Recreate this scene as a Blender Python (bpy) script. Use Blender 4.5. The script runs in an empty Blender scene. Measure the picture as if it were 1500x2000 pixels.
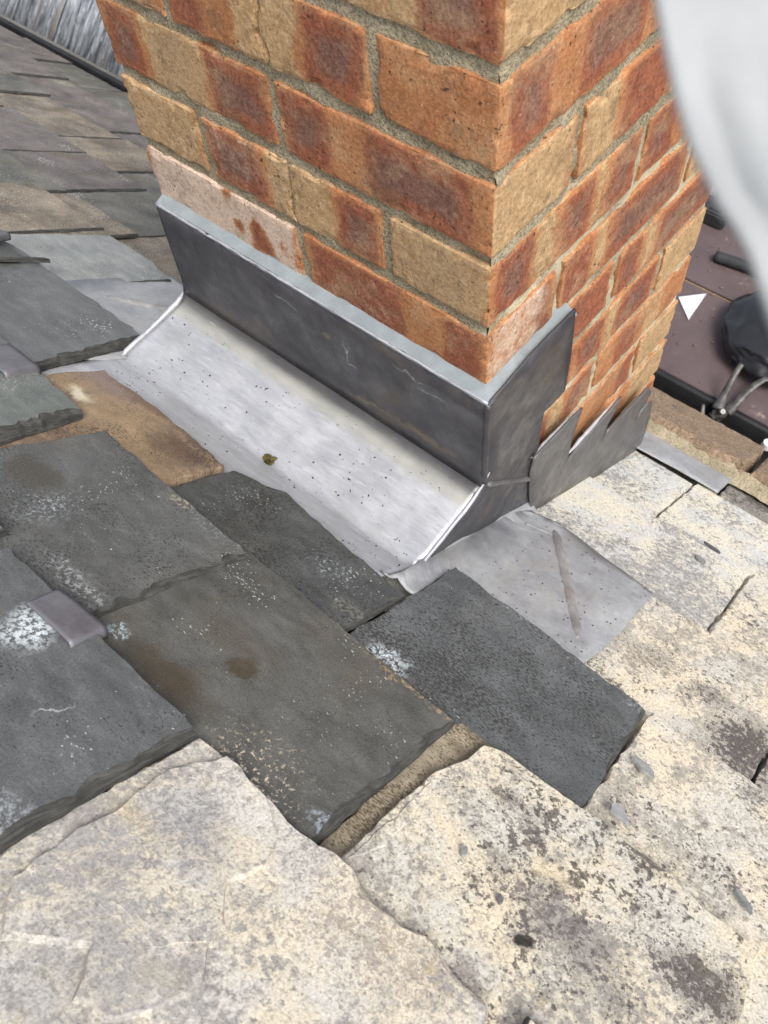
import bpy, bmesh, math, random
from mathutils import Vector, Matrix, noise
random.seed(7)
sc = bpy.context.scene
COL = sc.collection

# ---------------------------------------------------------------- camera
F_PX = 1696.5                                   # focal length in pixels of a 1500 x 2000 picture
CR = [(0.65018479, -0.75681387, -0.06702614), (-0.67220079, -0.53188072, -0.5150233), (0.35412686, 0.37991534, -0.85455164)]
CAM = Vector((-0.40881868, -0.28594355, 0.61945956))
cd = bpy.data.cameras.new('camera'); cam = bpy.data.objects.new('camera', cd); COL.objects.link(cam)
cd.sensor_fit = 'VERTICAL'; cd.sensor_height = 36.0; cd.lens = 36.0 * F_PX / 2000.0
rx, dn, fw = (Vector(r) for r in CR)
cam.matrix_world = Matrix(((rx.x, -dn.x, -fw.x, CAM.x), (rx.y, -dn.y, -fw.y, CAM.y), (rx.z, -dn.z, -fw.z, CAM.z), (0, 0, 0, 1)))
cd.clip_start = 0.01; cd.clip_end = 500
cd.dof.use_dof = True; cd.dof.focus_distance = 0.78; cd.dof.aperture_fstop = cd.lens / 1.9
sc.camera = cam

# ---------------------------------------------------------------- sky and sun (overcast)
w = bpy.data.worlds.new('World'); sc.world = w; w.use_nodes = True
wn = w.node_tree; bg = wn.nodes['Background']
sky = wn.nodes.new('ShaderNodeTexSky'); sky.sky_type = 'NISHITA'; sky.sun_disc = False
SUN_EL, SUN_AZ = math.radians(58), math.radians(205)
sky.sun_elevation = SUN_EL; sky.sun_rotation = SUN_AZ; sky.air_density = 1.0; sky.dust_density = 3.0
hs = wn.nodes.new('ShaderNodeHueSaturation'); hs.inputs['Saturation'].default_value = 0.38
wn.links.new(sky.outputs[0], hs.inputs['Color']); wn.links.new(hs.outputs[0], bg.inputs['Color'])
bg.inputs['Strength'].default_value = 0.115
sd = bpy.data.lights.new('sun', 'SUN'); so = bpy.data.objects.new('sun', sd); COL.objects.link(so)
sd.energy = 1.5; sd.angle = math.radians(24); sd.color = (1.0, 0.965, 0.92)
sv = Vector((math.sin(SUN_AZ) * math.cos(SUN_EL), math.cos(SUN_AZ) * math.cos(SUN_EL), math.sin(SUN_EL)))
so.rotation_euler = (-sv).to_track_quat('-Z', 'Y').to_euler()
sc.view_settings.view_transform = 'Standard'; sc.view_settings.look = 'None'
sc.view_settings.gamma = 1; sc.view_settings.use_curve_mapping = False
sc.view_settings.exposure = 1.12

# ---------------------------------------------------------------- the roof plane
P = math.radians(35.84); CP, SP = math.cos(P), math.sin(P)
RN = Vector((SP, 0, CP)); RD = Vector((CP, 0, -SP)); R0 = RN.dot(Vector((0.0942, 0, -0.3176)))
S0 = -SP / CP * R0                               # s is counted from the chimney face
def roof(s, y, h=0.0):                            # s metres down the slope, y along the eaves, h above the slates' bed
    return Vector(((s + S0) * CP, y, -(s + S0) * SP)) + RN * (R0 + h)
def hit(u, v, n, d):                              # where the line of sight of a measured pixel meets a plane of the place
    q = rx * ((u - 750) / F_PX) + dn * ((v - 1000) / F_PX) + fw
    return CAM + q * ((d - n.dot(CAM)) / n.dot(q))
def rs(u, v, h=0.012):
    X = hit(u, v, RN, R0 + h); return (X.dot(RD) - S0, X.y)
X1, Y1, Z1 = Vector((1, 0, 0)), Vector((0, 1, 0)), Vector((0, 0, 1))

# ---------------------------------------------------------------- object helpers
def link(o, parent=None):
    COL.objects.link(o)
    if parent: o.parent = parent
    return o
def tag(o, label=None, cat=None, group=None, kind=None):
    if label: o['label'] = label
    if cat: o['category'] = cat
    if group: o['group'] = group
    if kind: o['kind'] = kind
    return o
def empty(name, loc):
    o = bpy.data.objects.new(name, None); o.location = loc; o.empty_display_size = .05
    return link(o)
def obj(name, bm, mats, parent=None, smooth=False, local=False):
    if parent is not None and parent.type == 'EMPTY' and not local:
        bmesh.ops.translate(bm, verts=bm.verts, vec=-Vector(parent.location))
    me = bpy.data.meshes.new(name); bm.normal_update(); bm.to_mesh(me); bm.free()
    for m in (mats if isinstance(mats, (list, tuple)) else [mats]): me.materials.append(m)
    if smooth:
        for p in me.polygons: p.use_smooth = True
    return link(bpy.data.objects.new(name, me), parent)
def nz(x, y=0., z=0.): return noise.noise(Vector((x, y, z)))
def fbm(v, o=4): return noise.fractal(v, 1.0, 2.0, o)

# ---------------------------------------------------------------- material helper
class M:
    def __init__(s, name, rough=.8, spec=.4, metal=0.):
        s.m = bpy.data.materials.new(name); s.m.use_nodes = True
        s.t = s.m.node_tree; s.n = s.t.nodes; s.b = s.n['Principled BSDF']
        s.b.inputs['Roughness'].default_value = rough; s.b.inputs['Specular IOR Level'].default_value = spec
        s.b.inputs['Metallic'].default_value = metal
        s.tc = s.n.new('ShaderNodeTexCoord').outputs['Object']
    def put(s, sock, v):
        if hasattr(v, 'links') or isinstance(v, bpy.types.NodeSocket): s.t.links.new(v, sock)
        elif sock.type == 'RGBA' and len(v) == 3: sock.default_value = (*v, 1)
        else: sock.default_value = v
    def N(s, typ, ins, out=0, **kw):
        n = s.n.new(typ)
        for k, v in kw.items(): setattr(n, k, v)
        for k, v in ins.items(): s.put(n.inputs[k], v)
        return n.outputs[out]
    def map(s, vec, scale=(1, 1, 1), loc=(0, 0, 0), rot=(0, 0, 0)):
        return s.N('ShaderNodeMapping', {'Vector': vec, 'Scale': scale, 'Location': loc, 'Rotation': rot})
    def noise(s, vec, scale, detail=4, rough=.55, dist=0.):
        return s.N('ShaderNodeTexNoise', {'Vector': vec, 'Scale': scale, 'Detail': detail, 'Roughness': rough, 'Distortion': dist})
    def ncol(s, vec, scale, detail=3):
        return s.N('ShaderNodeTexNoise', {'Vector': vec, 'Scale': scale, 'Detail': detail}, 1)
    def voro(s, vec, scale, out=0, **kw):
        return s.N('ShaderNodeTexVoronoi', {'Vector': vec, 'Scale': scale, 'Randomness': 1.0}, out, **kw)
    def math(s, op, a, b=0., c=0., clamp=False):
        n = s.n.new('ShaderNodeMath'); n.operation = op; n.use_clamp = clamp
        for i, v in enumerate((a, b, c)): s.put(n.inputs[i], v)
        return n.outputs[0]
    def add(s, a, b): return s.math('ADD', a, b)
    def sub(s, a, b): return s.math('SUBTRACT', a, b)
    def mul(s, a, b): return s.math('MULTIPLY', a, b)
    def step(s, v, a, b, lo=0., hi=1.):            # smooth step from a to b
        return s.N('ShaderNodeMapRange', {'Value': v, 'From Min': a, 'From Max': b, 'To Min': lo, 'To Max': hi}, interpolation_type='SMOOTHSTEP')
    def mix(s, f, a, b, mode='MIX'):
        n = s.n.new('ShaderNodeMix'); n.data_type = 'RGBA'; n.blend_type = mode
        s.put(n.inputs[0], f); s.put(n.inputs[6], a); s.put(n.inputs[7], b)
        return n.outputs[2]
    def dot(s, vec, d): return s.N('ShaderNodeVectorMath', {0: vec, 1: tuple(d)}, 'Value', operation='DOT_PRODUCT')
    def comb(s, x, y, z): return s.N('ShaderNodeCombineXYZ', {0: x, 1: y, 2: z})
    def sep(s, v):
        n = s.n.new('ShaderNodeSeparateXYZ'); s.put(n.inputs[0], v); return n.outputs
    def roofc(s):                                   # roof coordinates (down slope, along eaves, out)
        return s.comb(s.sub(s.dot(s.tc, RD), S0), s.sep(s.tc)[1], s.dot(s.tc, RN))
    def rand(s): return s.N('ShaderNodeObjectInfo', {}, 'Random')
    def warp(s, vec, scale, amt):
        c = s.ncol(vec, scale)
        d = s.N('ShaderNodeVectorMath', {0: c, 1: (.5, .5, .5)}, 0, operation='SUBTRACT')
        d = s.N('ShaderNodeVectorMath', {0: d, 'Scale': amt}, 0, operation='SCALE')
        return s.N('ShaderNodeVectorMath', {0: vec, 1: d}, 0, operation='ADD')
    def blob(s, vec, c, r, soft=.5, rot=0.):          # stain of its own shape: centre (s,y), radii (rs,ry)
        v = s.N('ShaderNodeVectorMath', {0: vec, 1: (c[0], c[1], 0)}, 0, operation='SUBTRACT')
        v = s.N('ShaderNodeMapping', {'Vector': v, 'Rotation': (0, 0, rot), 'Scale': (1 / r[0], 1 / r[1], 0)})
        l = s.N('ShaderNodeVectorMath', {0: v}, 'Value', operation='LENGTH')
        return s.step(l, 1 - soft, 1 + soft * .3, 1., 0.)
    def bump(s, h, strength=.5, dist=.002, normal=None):
        ins = {'Height': h, 'Strength': strength, 'Distance': dist}
        if normal: ins['Normal'] = normal
        return s.N('ShaderNodeBump', ins)
    def out(s, col, rough=None, nrm=None):
        s.put(s.b.inputs['Base Color'], col)
        if rough is not None: s.put(s.b.inputs['Roughness'], rough)
        if nrm is not None: s.put(s.b.inputs['Normal'], nrm)
        return s.m
def plain(name, col, rough=.7, spec=.4, var=.25, scale=30, bump=.15, metal=0.):
    m = M(name, rough, spec, metal)
    n = m.noise(m.tc, scale, 6, .65)
    c = m.mix(m.step(n, .3, .7), [x * (1 - var) for x in col], [min(1, x * (1 + var)) for x in col])
    fine = m.noise(m.tc, scale * 12, 3)
    return m.out(c, None, m.bump(m.add(n, m.mul(fine, .4)), bump, .002))

# ---------------------------------------------------------------- slate materials
def slate_mat(name, a, b, speck=.5, white=.3, warm=0., stains=(), rough=.62, spots=(), dark=(.028, .028, .026)):
    m = M(name, rough, .45)
    rc = m.roofc(); r = m.rand()
    off = m.comb(m.mul(r, 7.3), m.mul(r, 3.1), 0)
    v = m.N('ShaderNodeVectorMath', {0: rc, 1: off}, 0, operation='ADD')
    big = m.noise(m.map(v, (1, 1, 0)), 9, 5, .6, .4)
    mid = m.noise(m.map(v, (1.6, .7, 0)), 45, 6, .68)
    c = m.mix(m.step(big, .33, .68), a, b)
    c = m.mix(m.mul(m.step(mid, .45, .75), .55), c, [x * 1.5 for x in b])
    c = m.mix(m.mul(m.step(mid, .5, .25), .5), c, [x * .62 for x in a])
    if warm:
        wb = m.noise(m.map(v, (.7, 1.8, 0)), 11, 5, .6)
        c = m.mix(m.mul(m.step(wb, .5, .68), warm), c, (.13, .095, .055))
    # dark pits and flecks, drawn out along the grain
    sp = m.noise(m.map(v, (1.5, .62, 0), rot=(0, 0, .25)), 400, 5, .66)
    gate = m.noise(v, 16, 4)
    th = m.step(m.add(sp, m.mul(m.sub(gate, .5), .4)), .645 - .10 * speck, .685 - .10 * speck)
    c = m.mix(m.mul(th, .88), c, dark)
    # pale flecks and scuffs
    wp = m.noise(m.map(v, (1.2, .8, 0), loc=(3, 1, 0), rot=(0, 0, -.5)), 330, 2, .5)
    wg = m.noise(m.map(v, (1, 1, 0), loc=(5, 2, 0)), 13, 3)
    wt = m.step(m.add(wp, m.mul(m.sub(wg, .5), .7)), .77 - .09 * white, .83 - .09 * white)
    c = m.mix(m.mul(wt, .75), c, (.48, .48, .46))
    wr = m.warp(rc, 40, .03); wr2 = m.warp(wr, 160, .010)
    fine = m.noise(m.map(rc, (1, 1, 0)), 230, 6, .72)
    for (cen, rad, col, amt, soft, rot, grit) in stains:
        k = m.blob(wr2, cen, rad, soft, rot)
        if grit: k = m.mul(k, m.step(fine, .62 - grit * .25, .70 - grit * .2))
        c = m.mix(m.mul(k, amt), c, col)
    h = m.add(m.mul(mid, .7), m.mul(sp, .35))
    h = m.add(h, m.mul(m.noise(v, 700, 2), .15))
    lam = m.noise(m.map(v, (1, .8, 0), loc=(2, 2, 0)), 22, 4, .6, .6)
    lam = m.mul(m.step(m.math('PINGPONG', m.mul(lam, 6), .5), .22, .27), .5)
    h = m.add(h, m.mul(lam, .12))
    tone = m.noise(m.map(v, (1, 1, 0)), 620, 3, .7)
    c = m.mix(.45, c, m.mix(m.step(tone, .25, .75), (.15, .15, .15), (.85, .85, .85)), 'SOFT_LIGHT')
    return m.out(c, m.step(mid, .3, .7, rough - .12, rough + .15), m.bump(h, .45, .0022))
def edge_mat():
    m = M('slate_riven_edge', .85, .3)
    rc = m.roofc(); p = m.sep(rc)
    n = m.noise(m.map(rc, (1, 1, 5)), 60, 5, .65); l = m.noise(m.map(m.warp(rc, 40, .004), (.25, .25, 6)), 130, 4, .6)
    c = m.mix(m.step(n, .35, .65), (.040, .040, .037), (.080, .079, .073))
    c = m.mix(m.mul(m.step(l, .5, .4), .6), c, (.03, .029, .026))
    return m.out(c, None, m.bump(m.add(l, m.mul(n, .5)), .7, .003))

def lichen_mat(name, cream=.5, dark=.4, base=((.24, .235, .23), (.36, .35, .335)), creamc=(.66, .585, .455), stains=(), off=(0, 0, 0), purple=.3, streak=1., pepper=.72):
    m = M(name, .92, .2)
    rc = m.map(m.roofc(), (1, 1, 1), loc=off)
    wv = m.warp(rc, 22, .03)
    big = m.noise(wv, 7.5, 5, .6)
    mid = m.noise(m.map(wv, (1, streak, 1)), 34, 8, .74)
    crisp = m.noise(m.map(rc, (1, streak, 1)), 170, 7, .76)
    gr = m.noise(rc, 460, 4, .7)
    c = m.mix(m.step(crisp, .42, .58), base[0], base[1])
    c = m.mix(m.mul(m.step(mid, .55, .35), .4), c, [x * .66 for x in base[0]])
    pv = m.noise(m.map(rc, loc=(4, 7, 0)), 26, 7, .7)
    c = m.mix(m.mul(m.step(pv, .52, .62), purple), c, (.20, .165, .18))
    k = m.add(crisp, m.add(m.mul(m.sub(big, .5), .9), m.mul(m.sub(mid, .5), .6)))
    cm = m.step(k, .61 - .30 * cream, .75 - .30 * cream)
    cc = m.mix(m.step(m.noise(m.map(rc, loc=(1, 9, 0)), 17, 6, .65), .42, .6), creamc, [creamc[0] * .84, creamc[1] * .91, creamc[2] * 1.08])
    cc = m.mix(m.mul(m.step(gr, .52, .36), .42), cc, [x * .6 for x in creamc])
    c = m.mix(m.mul(cm, .85), c, cc)
    yel = m.noise(m.map(rc, loc=(11, 3, 0)), 21, 7, .7)
    c = m.mix(m.mul(m.step(yel, .63, .70), .42), c, (.52, .41, .20))
    cl = m.noise(m.map(rc, loc=(2, 5, 0)), 8.5, 5, .65)
    cl2 = m.noise(m.map(rc, loc=(7, 5, 0)), 34, 4, .65)
    sp = m.noise(m.map(rc, (1, streak, 1), loc=(3, 3, 0)), 190, 5, .68)
    q = m.add(sp, m.add(m.mul(m.sub(cl, .5), .8), m.mul(m.sub(cl2, .5), .5)))
    dm = m.step(q, .785 - .33 * dark, .815 - .33 * dark)
    c = m.mix(m.mul(dm, .84), c, m.mix(m.step(cl2, .4, .6), (.060, .053, .047), (.10, .088, .082)))
    pep = m.step(m.add(m.noise(m.map(rc, (1.1, .8, 1), loc=(8, 1, 0), rot=(0, 0, .4)), 300, 3, .55), m.mul(m.sub(cl2, .5), .25)), .625, .665)
    c = m.mix(m.mul(pep, pepper), c, (.085, .075, .066))
    big2 = m.step(m.add(m.noise(m.map(rc, loc=(5, 8, 0)), 95, 4, .6), m.mul(m.sub(cl, .5), .3)), .69, .705)
    c = m.mix(m.mul(big2, .6 if dark > 0 else .25), c, (.10, .088, .078))
    wr = m.warp(m.warp(m.roofc(), 30, .03), 140, .012)
    for (cen, rad, col, amt, soft, rot, grit) in stains:
        kk = m.blob(wr, cen, rad, soft, rot)
        if grit: kk = m.mul(m.step(m.add(crisp, m.mul(kk, grit * .30)), .695, .735), m.step(kk, .02, .1))
        c = m.mix(m.mul(kk, amt), c, col)
    c = m.mix(.5, c, m.mix(m.step(gr, .25, .75), (.12, .12, .12), (.9, .9, .9)), 'SOFT_LIGHT')
    h = m.add(m.mul(mid, 1.1), m.add(m.mul(crisp, .65), m.mul(gr, .3)))
    h = m.sub(m.add(h, m.mul(cm, .14)), m.mul(dm, .08))
    return m.out(c, None, m.bump(h, .6, .003))

def RS(u, v): return rs(u, v, .016)
W_ = (.62, .66, .68); BR = (.055, .043, .026); CRM = (.62, .52, .36); TANC = (.36, .25, .13)
S_A = slate_mat('slate_blue_grey', (.076, .080, .081), (.108, .112, .113), .35, .35, 0., [
    (RS(62, 1238), (.030, .020), (.60, .66, .68), .9, .7, .5, .75), (RS(112, 1393), (.013, .0013), (.42, .45, .46), .6, .6, 1.2, 0),
    (RS(230, 1265), (.006, .016), TANC, .8, .5, -.1, .6), (RS(330, 1365), (.012, .03), (.34, .35, .33), .6, .7, 0, .6), (RS(0, 1600), (.02, .03), (.4, .43, .45), .6, .7, 0, .6)])
S_B = slate_mat('slate_grey_worn', (.074, .077, .075), (.108, .111, .109), .75, .4, .12, [
    (RS(90, 990), (.035, .020), (.33, .36, .39), .6, .8, .4, .5), (RS(70, 925), (.02, .034), (.062, .056, .044), .75, .5, .2, 0), (RS(150, 1130), (.012, .05), (.42, .43, .43), .6, .7, .3, .55),
    (RS(430, 1040), (.016, .05), (.28, .30, .30), .55, .8, 0, .5), (RS(350, 985), (.008, .02), (.40, .36, .24), .6, .5, 0, .6)])
S_C = slate_mat('slate_brown_stained', (.064, .065, .060), (.096, .096, .088), .25, .7, .22, [
    (RS(330, 1305), (.018, .055), BR, .85, .8, -.95, 0), (RS(475, 1290), (.012, .016), BR, .9, .5, -.9, 0), (RS(460, 1240), (.02, .06), (.075, .06, .04), .5, .9, -.9, 0),
    (RS(500, 1475), (.035, .045), CRM, .9, .9, 0, .34), (RS(235, 1215), (.010, .010), (.45, .55, .6), .8, .7, 0, .6), (RS(540, 1530), (.014, .035), (.55, .5, .42), .8, .7, .2, .3),
    (RS(640, 1590), (.012, .014), (.38, .44, .5), .6, .7, 0, .7), (RS(810, 1350), (.006, .06), TANC, .7, .6, 0, .6)])
S_D = slate_mat('slate_dark_pitted', (.072, .076, .077), (.108, .113, .115), 1.2, .3, .05, [
    (RS(765, 1272), (.016, .020), (.62, .68, .70), .85, .8, .3, .7), (RS(830, 1330), (.012, .016), (.06, .052, .04), .7, .6, 0, .6), (RS(1240, 1370), (.03, .01), (.34, .36, .37), .6, .7, 0, .6),
    (RS(1000, 1200), (.01, .03), (.4, .43, .45), .4, .8, 0, .4), (RS(1270, 1400), (.012, .006), (.45, .28, .13), .7, .6, 0, .8)])
S_K = slate_mat('slate_dark_damp', (.050, .053, .052), (.080, .084, .081), 1.0, .2, .1, [
    (RS(640, 1100), (.014, .025), (.4, .45, .48), .6, .8, 0, .4), (RS(690, 1190), (.01, .03), (.19, .18, .15), .7, .6, 0, .7)])
S_J = slate_mat('slate_rust_brown', (.105, .076, .062), (.26, .185, .11), .8, .1, .3, [
    (RS(235, 745), (.05, .07), (.19, .145, .145), .75, .9, .6, 0), (RS(155, 770), (.010, .022), (.60, .55, .42), .8, .9, .2, 0), (RS(300, 800), (.014, .09), (.13, .085, .055), .75, .7, 0, 0), (RS(330, 880), (.02, .03), (.11, .07, .045), .7, .8, .4, 0)], dark=(.055, .036, .026))
S_N = slate_mat('slate_smooth_grey', (.096, .099, .099), (.130, .133, .133), .25, .45, 0.)
S_M = slate_mat('slate_green_grey', (.100, .112, .105), (.14, .152, .142), .2, .35, 0.)
S_O = slate_mat('slate_silver_grey', (.19, .20, .196), (.26, .265, .255), .25, .6, 0.)
S_P = slate_mat('slate_tan_weathered', (.18, .15, .105), (.36, .31, .22), 1.1, .5, .3, dark=(.09, .065, .035))
S_PUR = slate_mat('slate_purple_old', (.105, .092, .086), (.172, .150, .138), 1.0, 1.0, .45, [((.70, 1.74), (.035, .03), (.55, .56, .36), .7, .8, .5, .6)])
S_GRN = slate_mat('slate_grey_green_old', (.090, .089, .078), (.155, .148, .124), 1.0, 1.1, .5, [((.52, 1.45), (.05, .05), (.5, .52, .34), .8, .9, .5, .55)])
S_BRN = slate_mat('slate_buff_old', (.13, .112, .088), (.28, .23, .17), 1.0, 1.0, .6)
S_EDGE = edge_mat()
L_E = lichen_mat('stone_pale_flaking', .82, -.12, ((.36, .345, .32), (.49, .465, .42)), (.70, .62, .475), [
    (RS(720, 1800), (.06, .11), (.24, .205, .195), .6, .9, .5, .75), (RS(270, 1590), (.012, .03), (.50, .40, .22), .4, .9, .4, 0), (RS(310, 1880), (.010, .02), (.50, .41, .24), .4, .9, 0, 0),
    (RS(820, 1870), (.012, .04), (.42, .35, .19), .5, .9, .3, .6), (RS(380, 1620), (.03, .05), (.24, .245, .26), .55, .9, .3, 0), (RS(200, 1690), (.03, .04), (.34, .33, .32), .5, 1., .3, 0), (RS(120, 1900), (.04, .05), (.30, .295, .285), .55, 1., .3, 0), (RS(330, 1890), (.02, .03), (.35, .34, .32), .5, 1., 0, 0)], (0, 0, 0), .35, 1., .42)
L_F = lichen_mat('stone_cream_black_spotted', .72, .58, ((.33, .31, .275), (.49, .455, .39)), (.72, .635, .475), [
    (RS(1080, 1690), (.012, .022), (.72, .61, .40), .6, .9, 0, 0), (RS(1040, 1835), (.006, .007), (.03, .027, .025), .95, .4, 0, 0), (RS(1090, 1770), (.04, .09), (.13, .11, .115), .8, .9, .3, .8), (RS(1370, 1900), (.035, .05), (.085, .073, .070), .88, .9, 0, .95), (RS(990, 1545), (.018, .03), (.10, .09, .08), .8, .9, 0, .8), (RS(1180, 1900), (.03, .05), (.12, .105, .105), .75, .9, 0, .75), (RS(930, 1690), (.014, .02), (.12, .11, .10), .7, .9, 0, .7)], (.3, .1, 0), .35)
L_G = lichen_mat('stone_cream_lichen', .9, .40, ((.38, .35, .30), (.53, .485, .41)), (.74, .65, .49), [
    (RS(1470, 1440), (.085, .055), (.085, .073, .072), .9, .9, .2, .95), (RS(1290, 1275), (.035, .07), (.13, .12, .115), .75, .9, 0, .75), (RS(1480, 1560), (.04, .03), (.10, .09, .085), .8, .9, 0, .75), (RS(1230, 1440), (.02, .03), (.16, .15, .145), .7, .9, 0, .7), (RS(1200, 1310), (.03, .04), (.16, .14, .13), .75, .8, 0, .7), (RS(1400, 1340), (.03, .04), (.12, .11, .11), .8, .8, 0, .7)], (1.3, 2.1, 0), .2)
L_H = lichen_mat('stone_white_lichen', .84, .02, ((.31, .305, .29), (.46, .45, .415)), (.72, .665, .54), [
    (RS(1130, 1075), (.05, .06), (.15, .15, .155), .8, .9, .5, .7), (RS(1250, 1180), (.03, .09), (.14, .14, .145), .7, .8, 0, .6), (RS(1470, 1245), (.08, .04), (.085, .08, .085), .85, .9, 0, .9), (RS(1110, 1060), (.03, .05), (.11, .11, .115), .8, .9, .5, .8)], (2.7, .4, 0), .2)
L_R = lichen_mat('stone_dark_lichen', .38, .75, ((.21, .195, .175), (.32, .29, .25)), (.58, .50, .36), (), (4.1, 1.7, 0), .2)

# ---------------------------------------------------------------- the roof: deck and slates
roof_bm = bmesh.new()
q = [(-1.3, -1.6), (.72, -1.6), (.72, 3.6), (-1.3, 3.6)]
top = [roof_bm.verts.new(roof(s, y, -.030)) for s, y in q]; bot = [roof_bm.verts.new(roof(s, y, -.06)) for s, y in q]
roof_bm.faces.new(top); roof_bm.faces.new(bot[::-1])
for i in range(4): roof_bm.faces.new((top[i], bot[i], bot[(i + 1) % 4], top[(i + 1) % 4]))
bmesh.ops.recalc_face_normals(roof_bm, faces=roof_bm.faces)
roof_o = obj('roof', roof_bm, plain('roof_underlay', (.07, .06, .048), .9))
tag(roof_o, kind='structure')

def outline(poly, stepl, jag, seed):
    out = []
    n = len(poly)
    for i in range(n):
        a, b = Vector(poly[i][:2]), Vector(poly[(i + 1) % n][:2])
        j = poly[i][2] if len(poly[i]) > 2 else 1.0
        L = (b - a).length; k = max(2, int(L / stepl)); nrm = Vector(((b - a).y, -(b - a).x)).normalized()
        for t in range(k):
            f = t / k; p = a.lerp(b, f)
            e = min(1, f * L / .012, (1 - f) * L / .012)
            d = (nz(p.x * 45 + seed, p.y * 45, seed) * .9 + nz(p.x * 170, p.y * 170 + seed, seed) * .55 + nz(p.x * 500, p.y * 500 + seed, 3) * .3) * jag * j
            out.append(p + nrm * (d * (.35 + .65 * e)))
    # round the corners a little
    return out
def slab(name, poly, hfun, thick, mat, jag=.0014, edge=None, label=None, parent=None, bev=.0025, rough_edges=(), flakes=(), stepl=.006):
    """irregular slate: poly in roof coordinates, hfun(s,y) gives the top height; riven, stepped edges"""
    seed = random.uniform(0, 50)
    A = sum(poly[i][0] * poly[(i + 1) % len(poly)][1] - poly[(i + 1) % len(poly)][0] * poly[i][1] for i in range(len(poly)))
    if A < 0: poly = [poly[0]] + poly[:0:-1] if not any(len(p) > 2 for p in poly) else poly[::-1]
    pts = outline(poly, stepl, jag, seed); n = len(pts)
    cen = sum(pts, Vector((0, 0))) / n
    bm = bmesh.new(); rings = []
    for ri, (fr, dep) in enumerate(((1., 0.), (.55, .16), (.25, .42), (.1, .7), (0., 1.0))):
        ring = []
        for i, p in enumerate(pts):
            t = (pts[(i + 1) % n] - pts[i - 1]); t.normalize(); nin = Vector((-t.y, t.x))
            b = bev * (1.0 + 1.3 * nz(p.x * 60, p.y * 60, seed + 9))
            for (a, c, wdt) in rough_edges:             # coarse riven sides: (point a, point c, width)
                av, cv = Vector(a), Vector(c); ab = cv - av; f = max(0, min(1, (p - av).dot(ab) / ab.length_squared))
                if (p - av - ab * f).length < .012: b += wdt * (.6 + .4 * nz(p.x * 38, p.y * 38, seed) + .4 * nz(p.x * 150, p.y * 150, seed + 2) + .2 * nz(p.x * 420, p.y * 420, seed + 4)) * min(1, f * 6 + .2, (1 - f) * 6 + .3)
            b = max(.0004, b)
            w2 = fr * b + (nz(p.x * 90, p.y * 90, ri * 5 + seed) * .0007 if 0 < ri < 4 else 0)
            pp = p + nin * w2
            if ri == 0 and False: pp = p
            h = hfun(pp.x, pp.y) - thick * dep
            ring.append(bm.verts.new(roof(pp.x, pp.y, h)))
        rings.append(ring)
    f = bm.faces.new(rings[0]); bm.faces.new(rings[-1][::-1])
    for a, b in zip(rings, rings[1:]):
        for i in range(n):
            ff = bm.faces.new((a[i], b[i], b[(i + 1) % n], a[(i + 1) % n])); ff.material_index = 1
    f.normal_update()
    for fl in flakes:                                # thin raised layers where the face has split
        pl, t = fl; fp = outline(pl, .005, .0035, seed + 3); m = len(fp)
        area = sum(fp[i].x * fp[(i + 1) % m].y - fp[(i + 1) % m].x * fp[i].y for i in range(m))
        if area < 0: fp.reverse()
        rb = [bm.verts.new(roof(p.x, p.y, hfun(p.x, p.y) - .0006)) for p in fp]
        rt = []
        for i, p in enumerate(fp):
            tt = (fp[(i + 1) % m] - fp[i - 1]).normalized(); nin = Vector((-tt.y, tt.x)); pp = p + nin * .0016
            rt.append(bm.verts.new(roof(pp.x, pp.y, hfun(pp.x, pp.y) + t * (.8 + .35 * nz(p.x * 18, p.y * 18, seed)))))
        bm.faces.new(rt)
        for i in range(m): bm.faces.new((rb[i], rb[(i + 1) % m], rt[(i + 1) % m], rt[i]))
    bmesh.ops.triangulate(bm, faces=[x for x in bm.faces if len(x.verts) > 4])
    bmesh.ops.recalc_face_normals(bm, faces=bm.faces)
    o = obj(name, bm, [mat, edge or mat], parent)
    if label: o['label'] = label
    return o
TILT = .054
def tilt(tail, off=0., k=TILT):
    return lambda s, y: .016 + off - k * (tail - s)
def slate(poly, tail, off, mat, thick=.007, px=True, k=TILT, **kw):
    hf = tilt(tail, off, k)
    if px:
        pp = []
        for p in poly:
            if p[-1] == 'R': pp.append((p[0], p[1])); continue   # already in roof coordinates
            s, y = rs(p[0], p[1], .016 + off)
            for _ in range(4): s, y = rs(p[0], p[1], hf(s, y))
            pp.append((s, y) + tuple(p[2:]))
        poly = pp
        if 'rough_edges' in kw:
            kw['rough_edges'] = [(rs(*a, .016 + off), rs(*c, .016 + off), wd) for a, c, wd in kw['rough_edges']]
        if 'flakes' in kw: kw['flakes'] = [([rs(*p, .016 + off) for p in pl], t) for pl, t in kw['flakes']]
    return slab('slate', poly, hf, thick, mat, parent=roof_o, **kw)

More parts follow.
